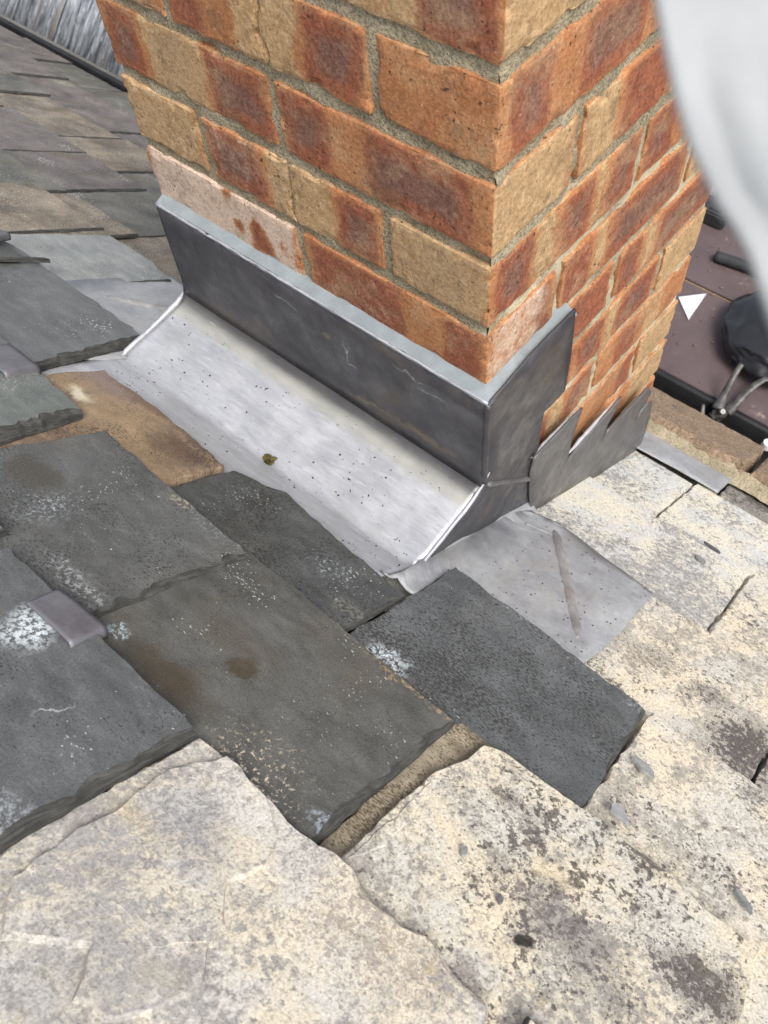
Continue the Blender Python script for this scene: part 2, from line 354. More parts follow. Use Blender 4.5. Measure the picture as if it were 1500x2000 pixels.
# the measured slates round the chimney
slate([(-.86, .187, 'R'), (20, 1066), (385, 1420), (0, 1648), (-.86, -.041, 'R')], -.475, .010, S_A, .010, edge=S_EDGE, bev=.002, rough_edges=[((385, 1420), (0, 1648), .009)],
      label='blue grey slate at the left edge with a white splash beside the lead strap')
slate([(-.68, .322, 'R'), (0, 871), (205, 839), (490, 1081), (200, 1199), (-.68, .088, 'R')], -.29, .006, S_B, .009, edge=S_EDGE, rough_edges=[((490, 1081), (200, 1199), .009)],
      label='grey slate with pale scuffs just below the rust brown slate')
slate([(20, 1230), (120, 1150), (440, 1035), (525, 1104), (893, 1406), (615, 1646), (380, 1800)], -.295, .001, S_C, .007, edge=S_EDGE, rough_edges=[((893, 1406), (615, 1646), .006)],
      label='grey brown slate with dark stains and cream grit')
slate([(640, 1260), (690, 1230), (890, 1104), (1266, 1386), (1143, 1573), (1060, 1640)], -.115, .010, S_D, .008, k=.12, edge=S_EDGE, jag=.0014,
      label='dark pitted slate lying over the lead beside the chimney corner')
slate([(330, 950), (455, 916), (560, 962), (790, 1162), (700, 1216), (480, 1310)], -.2, .0, S_K, .007, edge=S_EDGE, label='dark damp slate along the edge of the sloping lead')
slate([(130, 724), (205, 722), (330, 812), (441, 909), (330, 941), (-.56, .205, 'R'), (-.56, .437, 'R')], -.205, .005, S_J, .008, edge=S_J, label='rust brown slate beside the sloping lead')
slate([(-.66, .57, 'R'), (-.278, .57, 'R'), (75, 723), (165, 800), (0, 851), (-.66, .331, 'R')], -.28, .013, S_M, .011, edge=S_EDGE, rough_edges=[((165, 800), (0, 851), .014)], label='green grey slate with a ragged thick edge at the left')
slate([(-10, 462), (42, 486), (130, 548), (285, 656), (88, 706), (-.46, .447, 'R'), (-.46, .762, 'R')], -.088, .012, S_N, .011, edge=S_EDGE, rough_edges=[((285, 656), (88, 706), .008)], label='smooth grey slate overhanging the small lead gusset')
slate([(-.46, .98, 'R'), (-.10, .98, 'R'), (45, 500), (100, 505), (-.46, .735, 'R')], -.085, .022, S_K, .006, edge=S_EDGE)
slate([(-.28, .805, 'R'), (20, 455), (214, 458), (300, 512), (336, 546), (165, 556), (-.28, .634, 'R')], .1, .0, S_O, .007, edge=S_EDGE, label='silver grey slate below the far corner of the chimney')
slate([(-.86, -.0435, 'R'), (0, 1655), (280, 1490), (392, 1433), (520, 1546), (622, 1650), (692, 1690), (785, 1800), (835, 1822), (962, 1962), (948, 2010), (-.86, -.298, 'R')], -.475, -.002, L_E, .009, jag=.003, bev=.003,
      rough_edges=[((692, 1690), (962, 1962), .006)],
      flakes=[([(20, 1700), (200, 1590), (330, 1500), (440, 1480), (520, 1560), (545, 1640), (520, 1690), (450, 1720), (440, 1790), (410, 1850), (400, 1910), (300, 1970), (210, 1980), (140, 1940), (180, 1835), (100, 1825), (0, 1820)], .0052),
              ([(330, 1700), (440, 1770), (420, 1840), (300, 1850), (220, 1760)], .0062)],
      label='large pale flaking slate across the bottom left')
slate([(640, 1692), (668, 1668), (850, 1502), (930, 1466), (945, 1452), (985, 1466), (1143, 1577), (1300, 1700), (1486, 1852), (1468, 1930), (1440, 2010), (-.64, -.428, 'R'), (-.64, -.172, 'R')], -.29, -.001, L_F, .008, jag=.0026, bev=.002,
      flakes=[([(690, 1660), (850, 1510), (845, 1550), (800, 1600), (760, 1640)], .0012)],
      label='large cream slate with clustered black lichen spots at the bottom')
slate([(560, 1700), (880, 1410), (990, 1400), (1000, 1470), (700, 1760)], -.27, -.010, S_P, .006)
slate([(-.34, -.268), (-.122, -.267), (-.118, -.66), (-.40, -.66)], -.105, -.001, L_G, .008, px=False, jag=.002, label='cream lichened slate right of the dark pitted slate')
slate([(-.32, -.17), (.085, -.17), (.088, -.368), (-.32, -.368)], .088, -.006, L_G, .008, px=False, jag=.002, label='cream and black slate under the free edge of the lead soaker')
slate([(-.2, .03), (.285, .03), (.288, -.2605), (-.2, -.2605)], .288, -.003, L_H, .008, px=False, jag=.002, label='white lichened slate against the stepped lead flashing')
slate([(-.05, -.2625), (.29, -.2625), (.292, -.60), (-.05, -.60)], .29, -.001, L_G, .008, px=False, jag=.002)
slate([(.1, .03), (.478, .03), (.475, -.1185), (.1, -.1185)], .478, -.003, L_H, .008, px=False, jag=.002)
slate([(.1, -.1205), (.482, -.1205), (.480, -.36), (.1, -.36)], .48, -.001, L_H, .008, px=False, jag=.002)
slate([(.3, .03), (.655, .03), (.655, -.15), (.3, -.15)], .655, -.003, L_R, .008, px=False)
slate([(.3, -.153), (.655, -.153), (.655, -.40), (.3, -.40)], .655, -.001, L_R, .008, px=False)
# the slates farther out, course by course
def course(tail, y0, y1, mats, wlo, whi, off0=0., length=.38, thick=.0055, jag=.0022, y_start=None, dy=.0025):
    y = y0
    while y < y1 - .05:
        wd = min(random.uniform(wlo, whi), y1 - y)
        t = tail + random.uniform(-.006, .006); off = off0 + random.uniform(-.0015, .0045)
        slate([(t - length, y + dy), (t + random.uniform(-.004, .004), y + dy), (t + random.uniform(-.004, .004), y + wd - dy), (t - length, y + wd - dy)], t, off, random.choice(mats), thick, px=False, jag=jag, edge=S_EDGE, stepl=.014)
        y += wd
LEFT = [S_PUR, S_PUR, S_GRN, S_GRN, S_PUR, S_BRN]
for i, (tl, ms) in enumerate([(.155, [S_P, S_BRN, S_GRN]), (.345, [S_GRN, S_BRN, S_GRN, S_BRN, S_PUR]), (.54, [S_GRN, S_GRN, S_PUR, S_BRN]), (.735, [S_PUR, S_GRN, S_PUR]), (.90, [S_PUR, S_PUR, S_GRN])]):
    course(tl, .45 + (.0 if i else .34) + .07 * (i % 2), 3.2, ms, .17, .30)
course(-.09, .985, 2.4, [S_GRN, S_N, S_O], .2, .3, .004); course(.1, .81, 1.0, [S_BRN], .2, .3)
course(-.28, .575, 1.8, [S_N, S_M, S_GRN], .22, .3, .006); course(-.475, .192, 1.6, [S_A, S_N, S_B], .22, .26, .008)
course(-.67, -.03, 1.5, [S_A, S_N, S_B], .22, .28, .014)
for tl, ya, ms in ((-.475, -.31, [L_F, L_E]), (-.29, -.435, [L_G]), (-.105, -.665, [L_G, L_R]), (.09, -.3665, [L_G]), (.29, -.605, [L_G]), (.48, -.365, [L_H, L_R]), (.655, -.405, [L_R])):
    course(tl, -1.3 if tl != .09 else -1.27, ya, ms, .24, .3, -.001 if tl != .09 else -.007)
for tl in (-.92, -.73): course(tl, -1.0, -.05, [L_E, L_F], .22, .3, -.001)

# ---------------------------------------------------------------- brick chimney
def brick_mat():
    m = M('fired_brick', .88, .25)
    at = m.n.new('ShaderNodeAttribute'); at.attribute_name = 'firing'
    rgb = m.n.new('ShaderNodeSeparateColor'); m.t.links.new(at.outputs['Color'], rgb.inputs[0])
    red, tan, pale = rgb.outputs; dark = at.outputs['Alpha']
    r = m.rand(); v = m.N('ShaderNodeVectorMath', {0: m.tc, 1: m.comb(m.mul(r, 9), m.mul(r, 5), 0)}, 0, operation='ADD')
    n1 = m.noise(v, 28, 5, .6); n2 = m.noise(v, 110, 5, .65); n3 = m.noise(v, 420, 2)
    def edge(x, a=.5): return m.step(m.add(x, m.add(m.mul(m.sub(n1, .5), .8), m.mul(m.sub(n2, .5), .7))), .25, .75)
    c = m.mix(m.step(n1, .35, .65), (.35, .143, .060), (.43, .200, .088))
    c = m.mix(edge(red), c, m.mix(m.step(n2, .35, .65), (.20, .064, .036), (.30, .100, .052)))
    c = m.mix(m.mul(edge(tan), .85), c, m.mix(m.step(n2, .35, .68), (.37, .252, .128), (.52, .365, .195)))
    c = m.mix(m.mul(edge(dark), .60), c, m.mix(m.step(n2, .4, .65), (.105, .068, .060), (.165, .118, .102)))
    pm = m.step(m.add(pale, m.add(m.mul(m.sub(n1, .5), .5), m.mul(m.sub(n2, .5), .9))), .3, .85)
    c = m.mix(m.mul(pm, .85), c, (.62, .50, .405))
    dust = m.noise(m.map(v, loc=(5, 2, 7)), 17, 8, .78)
    c = m.mix(m.mul(m.step(dust, .47, .64), .40), c, (.42, .30, .175))
    dirt = m.noise(m.map(v, loc=(1, 8, 2)), 24, 8, .8)
    c = m.mix(m.mul(m.step(dirt, .50, .64), .46), c, (.15, .095, .062))
    c = m.mix(.05, c, (.36, .205, .105))
    # black iron spots, pits, soot
    sp = m.step(m.noise(v, 230, 3, .55), .64, .68); gate = m.step(m.noise(m.map(v, loc=(3, 3, 3)), 20, 2), .40, .6)
    c = m.mix(m.mul(m.mul(sp, gate), .8), c, (.045, .032, .028))
    so = m.step(m.noise(m.map(v, loc=(8, 1, 3)), 48, 8, .8), .53, .66)
    c = m.mix(m.mul(m.mul(so, m.add(m.mul(tan, .7), .3)), .62), c, (.16, .12, .08))
    wt = m.step(m.noise(m.map(v, loc=(1, 6, 3)), 380, 2), .72, .76)
    c = m.mix(m.mul(wt, .6), c, (.66, .58, .48))
    c = m.mix(.5, c, m.mix(m.step(m.noise(v, 330, 5, .75), .3, .7), (.1, .1, .1), (.9, .9, .9)), 'SOFT_LIGHT')
    h = m.sub(m.add(m.mul(n2, .8), m.add(m.mul(n3, .3), m.mul(n1, .4))), m.mul(sp, .7))
    return m.out(c, None, m.bump(h, .5, .0025))
BRICK = brick_mat()
def mortar_mat():
    m = M('sandy_mortar', .95, .2)
    n = m.noise(m.tc, 26, 5, .6); g = m.noise(m.tc, 420, 3, .7); g2 = m.noise(m.tc, 120, 4, .7)
    c = m.mix(m.step(n, .35, .65), (.31, .265, .175), (.44, .375, .26))
    c = m.mix(m.step(g, .36, .56), m.mix(.62, c, (.08, .065, .04)), c)
    c = m.mix(m.mul(m.step(g, .62, .72), .7), c, (.50, .44, .32))
    # lime bloom near the base of the corner
    z = m.sep(m.tc)
    lime = m.mul(m.step(m.noise(m.map(m.tc, loc=(3, 1, 0)), 16, 4), .42, .6), m.mul(m.step(z[2], .76, .66), m.step(z[1], -.2, -.216)))
    c = m.mix(m.mul(lime, .7), c, (.62, .55, .38))
    return m.out(c, None, m.bump(m.add(m.mul(g, .8), g2), .9, .003))
MORTAR = mortar_mat()
CH_D, CH_W, CK = .428, .44, .075
# firing marks: course -> [(from, to, kind)] ; left face measured along y, right face along x
ZL = {0: [(0, .055, 'r'), (.055, .09, 'o'), (.09, .215, 'r'), (.10, .215, 'p3'), (.225, .44, 'p9'), (.24, .335, 'scr')],
      1: [(0, .1025, 'g'), (.1125, .17, 'rd'), (.17, .25, 't'), (.20, .25, 'p4'), (.17, .3, 'p2'), (.25, .3275, 'rd'), (.25, .3275, 'p4'), (.3375, .44, 't'), (.3375, .44, 'p3')],
      2: [(0, .015, 'o'), (.015, .125, 'rd'), (.125, .155, 'o'), (.155, .215, 'rd'), (.225, .305, 'rd'), (.305, .385, 'g'), (.385, .44, 'rd')],
      3: [(0, .1025, 'os'), (.1125, .182, 'rd'), (.182, .255, 't'), (.255, .28, 'o'), (.28, .3275, 'r'), (.3375, .44, 'ot')],
      4: [(0, .075, 'rd'), (.075, .095, 't'), (.095, .215, 'gd'), (.225, .29, 't'), (.29, .44, 'r')],
      5: [(0, .1025, 'r'), (.1125, .2, 't'), (.2, .3275, 'rd'), (.3375, .44, 'o')]}
ZR = {4: [(0, .1025, 'ts'), (.1125, .18, 'r'), (.18, .3275, 't')],
      3: [(0, .012, 'o'), (.012, .065, 'rd'), (.065, .09, 'o'), (.09, .185, 'rd'), (.185, .215, 'o'), (.225, .3, 't'), (.3, .43, 'r')],
      2: [(0, .1025, 'ts'), (.1125, .165, 't'), (.165, .245, 'r'), (.245, .3275, 't'), (.3375, .43, 'rd')],
      1: [(0, .062, 'rd'), (.062, .092, 't'), (.092, .15, 'rd'), (.15, .165, 't'), (.165, .215, 'rd'), (.225, .285, 'rd'), (.285, .33, 'ot'), (.33, .43, 't')],
      0: [(0, .06, 'o'), (0, .085, 'p6'), (.06, .1025, 'r'), (.1125, .165, 'r'), (.1125, .165, 'p3'), (.165, .185, 't'), (.185, .3275, 'rd'), (.3375, .43, 't')],
      -1: [(0, .03, 'o'), (.03, .215, 'r'), (.225, .275, 'rd'), (.275, .295, 't'), (.295, .43, 'rd')],
      -2: [(0, .1025, 'o'), (.1125, .165, 'r'), (.165, .225, 'rd'), (.225, .245, 't'), (.245, .3275, 'rd'), (.3375, .43, 'tb')],
      -3: [(0, .13, 'r'), (.13, .16, 't'), (.16, .215, 'rd'), (.225, .255, 'o'), (.255, .315, 'r'), (.315, .375, 'ot'), (.375, .43, 'o')],
      -4: [(.1125, .17, 'r'), (.17, .21, 'ot'), (.21, .28, 'o'), (.28, .3275, 'r'), (.3375, .43, 'tb')],
      -5: [(0, .12, 't'), (.12, .215, 'r'), (.215, .33, 'o'), (.33, .43, 'tb')],
      -6: [(.1, .2, 't'), (.2, .3275, 'o'), (.33, .39, 'tb'), (.39, .43, 'rd')]}
def fire(zones, u, w01, seed):
    """colour of the clay at u along the face; w01 = height in the brick 0..1"""
    R = T = Pa = D = 0.
    for a, b, k in zones:
        wob = .009 * nz(u * 26, w01 * 2.0, seed + a * 50)
        d = min(u + wob - a, b - (u + wob)); inside = max(0., min(1., d / .024 + .5))
        if inside <= 0: continue
        core = max(0., min(1., min(d / .028, w01 / .38, (1 - w01) / .38)))
        if 'p' in k: Pa = max(Pa, inside * int(k[1]) / 10.); continue
        if k == 'scr':
            x = max(0, nz(u * 55 - w01 * 1.5, w01 * 2.2 + u * 20, 3.3) * 2.4 + .3 - abs(w01 - .42) * 2.2); Pa -= inside * min(1, x) * .9; R = max(R, .75 * min(1, x)); continue
        f0 = k[0]
        R *= (1 - inside); T *= (1 - inside); D *= (1 - inside)
        if f0 == 'r': R += inside * (.35 + .65 * min(1, core * 2.2))
        if f0 == 't': T += inside
        if f0 == 'g': T += inside; D += inside * .36
        if 'd' in k: D += inside * .95 * max(0, core - .25) * 1.25
        if k == 'ot' : T += inside * .55
        if k == 'os': T += inside * .30; D += inside * .12 * (1 + nz(u * 40, w01 * 3))
        if k == 'ts': D += inside * .16 * (1 + nz(u * 50, w01 * 4))
        if k == 'tb': D += inside * .18
    return (R, T, max(0., Pa), max(0., D))
def ticks(a, b, stp, lip=.0022):
    if b - a < .02: return [a, b]
    k = max(1, round((b - a - 4 * lip) / stp)); a2, b2 = a + 2 * lip, b - 2 * lip
    return [a, a + lip] + [a2 + (b2 - a2) * i / k for i in range(k + 1)] + [b - lip, b]
def brick_bm(x0, x1, y0, y1, z0, z1, stp, k, jag=None, dx=0., dy=0.):
    bm = bmesh.new(); col = bm.verts.layers.float_color.new('firing'); seed = random.uniform(0, 60)
    T = [ticks(x0, x1, stp), ticks(y0, y1, stp), ticks(z0, z1, stp)]
    if stp > .02: T = [[x0, x1], [y0, y1], [z0, z1]]
    vs = {}
    L = [len(t) - 1 for t in T]
    def vert(i, j, l):
        key = (i, j, l)
        if key in vs: return vs[key]
        p = Vector((T[0][i], T[1][j], T[2][l])); e = [min(p[a] - T[a][0], T[a][-1] - p[a]) for a in range(3)]
        pc = Vector(((x0 + x1) / 2, (y0 + y1) / 2, (z0 + z1) / 2)); q = p.copy()
        if stp <= .02:
            for a in range(3):                       # wear the arrises, with bites out of them
                o = sorted(e[b] for b in range(3) if b != a)[0]
                if e[a] < 1e-6:
                    sgn = 1 if pc[a] > p[a] else -1
                    wear = max(0., 1 - o / .0045)
                    bite = max(0., nz(p.x * 62 + seed, p.y * 62, p.z * 80) - .16) * .0085 * max(0, 1 - o / .009)
                    q[a] += sgn * (wear * (.0006 + .0007 * nz(p.x * 70, p.y * 70, p.z * 70 + seed)) + bite + .0003 * nz(p.x * 25 + seed, p.y * 25, p.z * 25))
            if jag:                                     # a cracked end: ragged in y
                side, amp = jag; edge = y0 if side < 0 else y1
                f = max(0, 1 - abs(p.y - edge) / .012)
                q.y += f * amp * (nz(p.z * 70, p.x * 20, 5.5) * 1.2 + nz(p.z * 260, 3, 1) * .5)
        q.x += dx; q.y += dy
        v = bm.verts.new(q)
        w01 = (p.z - z0) / (z1 - z0)
        cL, cR = fire(ZL.get(k, [(0, .1025, 'r'), (.1125, .25, 'o'), (.25, .44, 't')]), p.y, w01, seed), fire(ZR.get(k, [(0, .2, 'r'), (.2, .43, 'o')]), p.x, w01, seed)
        v[col] = cR if (p.y - y0 < 1e-6 and y0 < .01 and p.x > .0004) else cL
        if p.x > CH_D - .001 or p.y > CH_W - .001: v[col] = (.6, .1, 0, .1)
        vs[key] = v; return v
    for a in range(3):
        b, c = (a + 1) % 3, (a + 2) % 3
        for side in (0, L[a]):
            for i in range(L[b]):
                for j in range(L[c]):
                    qd = []
                    for di, dj in ((0, 0), (1, 0), (1, 1), (0, 1)):
                        idx = [0, 0, 0]; idx[a] = side; idx[b] = i + di; idx[c] = j + dj; qd.append(vert(*idx))
                    bm.faces.new(qd if side else qd[::-1])
    return bm
chim = empty('brick_chimney', (CH_D / 2, CH_W / 2, -.6))
tag(chim, 'square red and tan brick chimney stack with sandy mortar joints rising through the slate roof', 'chimney')
def brick(x0, x1, y0, y1, k, stp, **kw):
    bm = brick_bm(x0, x1, y0, y1, k * CK + .0058, (k + 1) * CK - .0056, stp, k, dx=random.uniform(-.0006, .0008) if x0 < .01 else 0, dy=random.uniform(-.0006, .0008) if y0 < .01 else 0, **kw)
    return obj('brick', bm, BRICK, chim)
FINE, CRS = .006, .05
HW, J = .1025, .01
for k in range(-8, 10):
    st = FINE if -6 <= k <= 5 else CRS
    y2 = CH_W
    if k % 2 == 0:        # left face: stretcher, stretcher ; right face: header end, stretcher, header
        brick(0, HW, 0, .215, k, st); 
        brick(0, HW, .225, y2, k, st if k >= -1 else CRS)
        brick(HW + J, .3275, 0, HW, k, st); brick(.3375, CH_D, 0, .215, k, st)
        brick(.3375, CH_D, .225, y2, k, CRS); brick(HW + J, .3275, y2 - HW, y2, k, CRS)
    else:                    # left face: header, stretcher, header ; right face: stretcher, stretcher
        brick(0, .215, 0, HW, k, st); brick(.225, CH_D, 0, HW, k, st)
        if k in (1, 3):
            brick(0, HW, HW + J, .2185, k, st, jag=(1, .0035)); brick(0, HW, .2205, .3275, k, st, jag=(-1, .0035))
        else: brick(0, HW, HW + J, .3275, k, st if k >= 0 else CRS)
        brick(0, .215, .3375, y2, k, st if k >= 0 else CRS); brick(.225, CH_D, .3375, y2, k, CRS); brick(CH_D - HW, CH_D, HW + J, .3275, k, CRS)
bm = bmesh.new()
def grid(bm, fn, nu, nv, close=False):
    V = [[bm.verts.new(fn(i / nu, j / nv)) for j in range(nv + 1)] for i in range(nu + 1)]
    for i in range(nu):
        for j in range(nv): bm.faces.new((V[i][j], V[i + 1][j], V[i + 1][j + 1], V[i][j + 1]))
    return V
def rec(p, q): return .0032 + .0028 * nz(p * 30, q * 30, 2) + .0012 * nz(p * 120, q * 120, 4) + max(0, nz(p * 22, q * 45, 9) - .25) * .012
grid(bm, lambda a, b: Vector((rec(a * .44 + 5, b * 1.35), .004 + a * .432, -.6 + b * 1.349)), 110, 300)
grid(bm, lambda a, b: Vector((.004 + a * .42, rec(a * .44 + 9, b * 1.35), -.6 + b * 1.349)), 110, 300)
grid(bm, lambda a, b: Vector((CH_D - .005, .004 + a * .432, -.6 + b * 1.349)), 2, 2)
grid(bm, lambda a, b: Vector((.004 + a * .42, CH_W - .005, -.6 + b * 1.349)), 2, 2)
grid(bm, lambda a, b: Vector((.004 + a * .419, .004 + b * .431, .749)), 2, 2)
bmesh.ops.recalc_face_normals(bm, faces=bm.faces)
obj('mortar', bm, MORTAR, chim, smooth=True)

# ---------------------------------------------------------------- lead work
def lead_mat(name, a, b, rough=.4, spec=.5, metal=.25, streak=(1, 1, 1), dirt=.3, stain=None, spots=.3, roofspace=True, marks=(), fold=None, dents=.35):
    m = M(name, rough, spec, metal)
    v = m.roofc() if roofspace else m.comb(m.sep(m.tc)[2], m.sep(m.tc)[1], m.sep(m.tc)[0])
    n = m.noise(m.map(v, streak), 22, 6, .62, .3); n2 = m.noise(m.map(v, [x * 1.0 for x in streak]), 140, 5, .7)
    n3 = m.noise(v, 8, 3)
    c = m.mix(m.step(m.add(m.mul(n, .7), m.mul(n3, .3)), .36, .66), a, b)
    c = m.mix(m.mul(m.step(n2, .5, .72), .35), c, [min(1, x * 1.35) for x in b])
    c = m.mix(m.mul(m.step(n2, .48, .30), .35), c, [x * .6 for x in a])
    if stain:
        sn = m.noise(m.map(v, loc=(4, 4, 4)), 13, 5, .65, .5)
        c = m.mix(m.mul(m.step(sn, .52, .7), dirt), c, stain)
    sp = m.step(m.noise(m.map(v, (1, 1, 1), loc=(2, 1, 0)), 190, 2, .5), .705, .735); gate = m.step(m.noise(m.map(v, loc=(6, 2, 0)), 17, 2), .44, .62)
    c = m.mix(m.mul(m.mul(sp, gate), spots), c, (.045, .04, .034))
    wr = m.warp(m.warp(v, 35, .02), 160, .008)
    for (cen, rad, col, amt, soft, rot, grit) in marks: c = m.mix(m.mul(m.blob(wr, cen, rad, soft, rot), amt), c, col)
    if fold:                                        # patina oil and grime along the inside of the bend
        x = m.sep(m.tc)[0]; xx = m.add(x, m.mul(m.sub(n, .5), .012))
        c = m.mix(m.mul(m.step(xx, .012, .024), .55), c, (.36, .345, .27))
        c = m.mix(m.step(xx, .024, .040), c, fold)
    scr = m.noise(m.map(v, (1, .08, 1), rot=(.5, .3, .7)), 160, 3, .6)
    c = m.mix(m.mul(m.step(scr, .68, .74), .30), c, [min(1, x * 1.7) for x in b])
    h = m.add(m.mul(n, .7), m.mul(n2, .18))
    h2 = m.noise(m.map(v, loc=(9, 9, 9)), 15, 2, .5)
    nr = m.bump(h2, dents, .012)
    rn = m.noise(m.map(v, loc=(7, 1, 2)), 30, 6, .7)
    return m.out(c, m.step(rn, .35, .65, rough - .12, rough + .2), m.bump(h, .3, .003, nr))
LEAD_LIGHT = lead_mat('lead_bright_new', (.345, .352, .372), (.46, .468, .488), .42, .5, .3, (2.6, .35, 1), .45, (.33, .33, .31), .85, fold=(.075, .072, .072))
LEAD_SOAK = lead_mat('lead_grey_sheet', (.29, .295, .31), (.39, .395, .40), .45, .5, .25, (1, 1, 1), .4, (.40, .375, .33), .6)
def UM(u, v):                                       # a mark on the upstand, in the lead's own coordinates
    X = hit(u, v, X1, -.0135); return (X.z + .16, X.y - .2)
MARKS = [(UM(678, 688), (.016, .0012), (.30, .29, .28), .7, .6, .55, 0), (UM(690, 714), (.003, .006), (.30, .27, .2), .7, .6, 0, 0), (UM(730, 790), (.003, .045), (.16, .125, .085), .7, .8, -.12, 0), (UM(830, 850), (.005, .05), (.17, .13, .085), .6, .9, -.2, 0),
         (UM(640, 655), (.005, .010), (.22, .18, .11), .5, .8, .2, 0), (UM(600, 625), (.008, .012), (.035, .034, .037), .7, .8, .3, 0), (UM(520, 560), (.014, .05), (.05, .048, .05), .7, .9, .1, 0), (UM(450, 620), (.02, .06), (.12, .105, .09), .5, 1., .2, 0),
         (UM(880, 790), (.010, .06), (.11, .112, .12), .6, 1., .3, 0), (UM(900, 880), (.016, .025), (.13, .13, .14), .6, 1., .4, 0), (UM(560, 590), (.0012, .02), (.28, .28, .29), .6, .5, .1, 0), (UM(800, 730), (.0010, .025), (.30, .30, .31), .6, .5, .05, 0), (UM(845, 770), (.0010, .02), (.30, .30, .31), .6, .5, -.1, 0)]
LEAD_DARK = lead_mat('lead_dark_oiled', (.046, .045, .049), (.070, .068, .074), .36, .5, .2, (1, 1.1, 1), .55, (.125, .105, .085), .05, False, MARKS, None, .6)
LEAD_STEP = lead_mat('lead_grey_dressed', (.100, .097, .097), (.135, .131, .130), .42, .5, .25, (1, 1, 1), .3, (.17, .145, .12), .05, False)
LEAD_EDGE = lead_mat('lead_bright_edge', (.33, .335, .36), (.47, .475, .50), .42, .5, .3, (1, 1, 1), .1, (.4, .38, .34), .2, False)
LEAD_TAB = lead_mat('lead_purple_strap', (.125, .123, .137), (.185, .183, .20), .42, .5, .3, (1, 1, 1), .4, (.20, .165, .16), .1)
SEAL = plain('grey_sealant', (.22, .25, .262), .42, .5, .12, 40, .12)

apron = empty('lead_back_gutter', (-.06, .2, -.16))
tag(apron, 'dressed lead gutter with a pale sloping sole and dark upstand against the brick chimney face', 'lead flashing')
def solid(o, t, off=0.):
    md = o.modifiers.new('thickness', 'SOLIDIFY'); md.thickness = t; md.offset = off; return o
# sole and upstand: one bent profile swept along the chimney
def zr(x, h): return (R0 + h - SP * x) / CP
prof_up = [(-.0125, .0065), (-.013, -.02), (-.0135, -.06), (-.0135, -.100), (-.0145, -.113), (-.0175, -.1235)]
prof_sole = [(-.0175, -.1235), (-.0235, -.1305), (-.032, -.1335), (-.05, -.138), (-.075, -.143), (-.10, -.1475)]
xt = -.119
prof_sole += [(-.112, -.1500), (xt, zr(xt, .0075)), (-.126, zr(-.126, .0085)), (-.14, zr(-.14, .0085)), (-.19, zr(-.19, .006)), (-.215, zr(-.215, .003))]
def sweep(bm, prof, y0, y1, n, wob):
    m_ = len(prof) - 1
    def fn(a, b):
        i = min(m_ - 1, int(b * m_ + 1e-6)); x, z = prof[round(b * m_)]
        y = y0(x) + (y1(x) - y0(x)) * a
        d = wob * (nz(y * 9, x * 40, z * 30) + .5 * nz(y * 26, x * 60, z * 60))
        return Vector((x - d * .5, y, z + d))
    grid(bm, fn, n, m_)
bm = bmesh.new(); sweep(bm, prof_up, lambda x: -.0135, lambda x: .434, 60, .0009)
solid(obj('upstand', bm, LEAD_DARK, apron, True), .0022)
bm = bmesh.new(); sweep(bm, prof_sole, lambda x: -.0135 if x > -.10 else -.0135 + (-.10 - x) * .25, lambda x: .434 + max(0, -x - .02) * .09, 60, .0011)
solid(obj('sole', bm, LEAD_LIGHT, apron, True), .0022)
def sheet(name, mat, parent, poly, fn, t, jag=.0008, sub=0, smooth=False):
    """flat lead sheet from a 2-D outline; fn maps (a,b) into the place"""
    seed = random.uniform(0, 40); pts = outline(poly, .006, jag, seed)
    bm = bmesh.new(); vs = [bm.verts.new((p.x, p.y, 0)) for p in pts]
    f = bm.faces.new(vs); bmesh.ops.triangulate(bm, faces=[f])
    if sub:
        bmesh.ops.subdivide_edges(bm, edges=[e for e in bm.edges if e.calc_length() > .02], cuts=3, use_grid_fill=False)
        bmesh.ops.triangulate(bm, faces=bm.faces)
    for v in bm.verts: v.co = fn(v.co.x, v.co.y)
    o = obj(name, bm, mat, parent, smooth); solid(o, t, 0); return o
def vx(u, v, yy=-.0125):
    X = hit(u, v, Y1, yy); return (X.x, X.z)
# wrap of the upstand round the corner, running down into the triangular end of the gutter
wr_px = [(946, 775), (1035, 690), (1122, 601), (1113, 690), (1100, 762), (1075, 790), (1060, 803), (1052, 850), (1046, 890)]
wrap = [(-.0135, .0065)] + [vx(*p) for p in wr_px[1:]] + [(.13, -.20), (.17, zr(.17, .008)), (.05, zr(.05, .008)), (-.04, zr(-.04, .008)), (-.117, zr(-.117, .008)), (-.10, -.1478), (-.06, -.1405), (-.03, -.1335), (-.0145, -.125)]
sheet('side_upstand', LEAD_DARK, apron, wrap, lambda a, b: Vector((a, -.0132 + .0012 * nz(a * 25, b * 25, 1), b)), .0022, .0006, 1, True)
# rolled welt along the end of the sole
def tube(bm, pts, r, n=8, rj=0., flat=1.0):
    rings = []
    for i, p in enumerate(pts):
        t = (pts[min(i + 1, len(pts) - 1)] - pts[max(i - 1, 0)]).normalized()
        a = t.cross(Z1 if abs(t.z) < .9 else X1).normalized(); b = t.cross(a)
        ri = (r[i] if isinstance(r, (list, tuple)) else r) * (1 + rj * nz(p.x * 130, p.y * 130, p.z * 130 + 2))
        rings.append([bm.verts.new(p + (a * math.cos(2 * math.pi * k / n) + b * math.sin(2 * math.pi * k / n) * flat) * ri) for k in range(n)])
    for A, B in zip(rings, rings[1:]):
        for k in range(n): bm.faces.new((A[k], A[(k + 1) % n], B[(k + 1) % n], B[k]))
    bm.faces.new(rings[0][::-1]); bm.faces.new(rings[-1])
def line(a, b, n): return [a.lerp(b, i / n) for i in range(n + 1)]
bm = bmesh.new(); ps = [Vector((x, -.0135 + .001 * nz(x * 60), z + .0012)) for x, z in ((-.005, -.112), (-.0145, -.1235), (-.03, -.1325), (-.045, -.1365), (-.06, -.140), (-.08, -.1438), (-.1, -.1472), (-.112, -.1495), (-.119, -.154))]
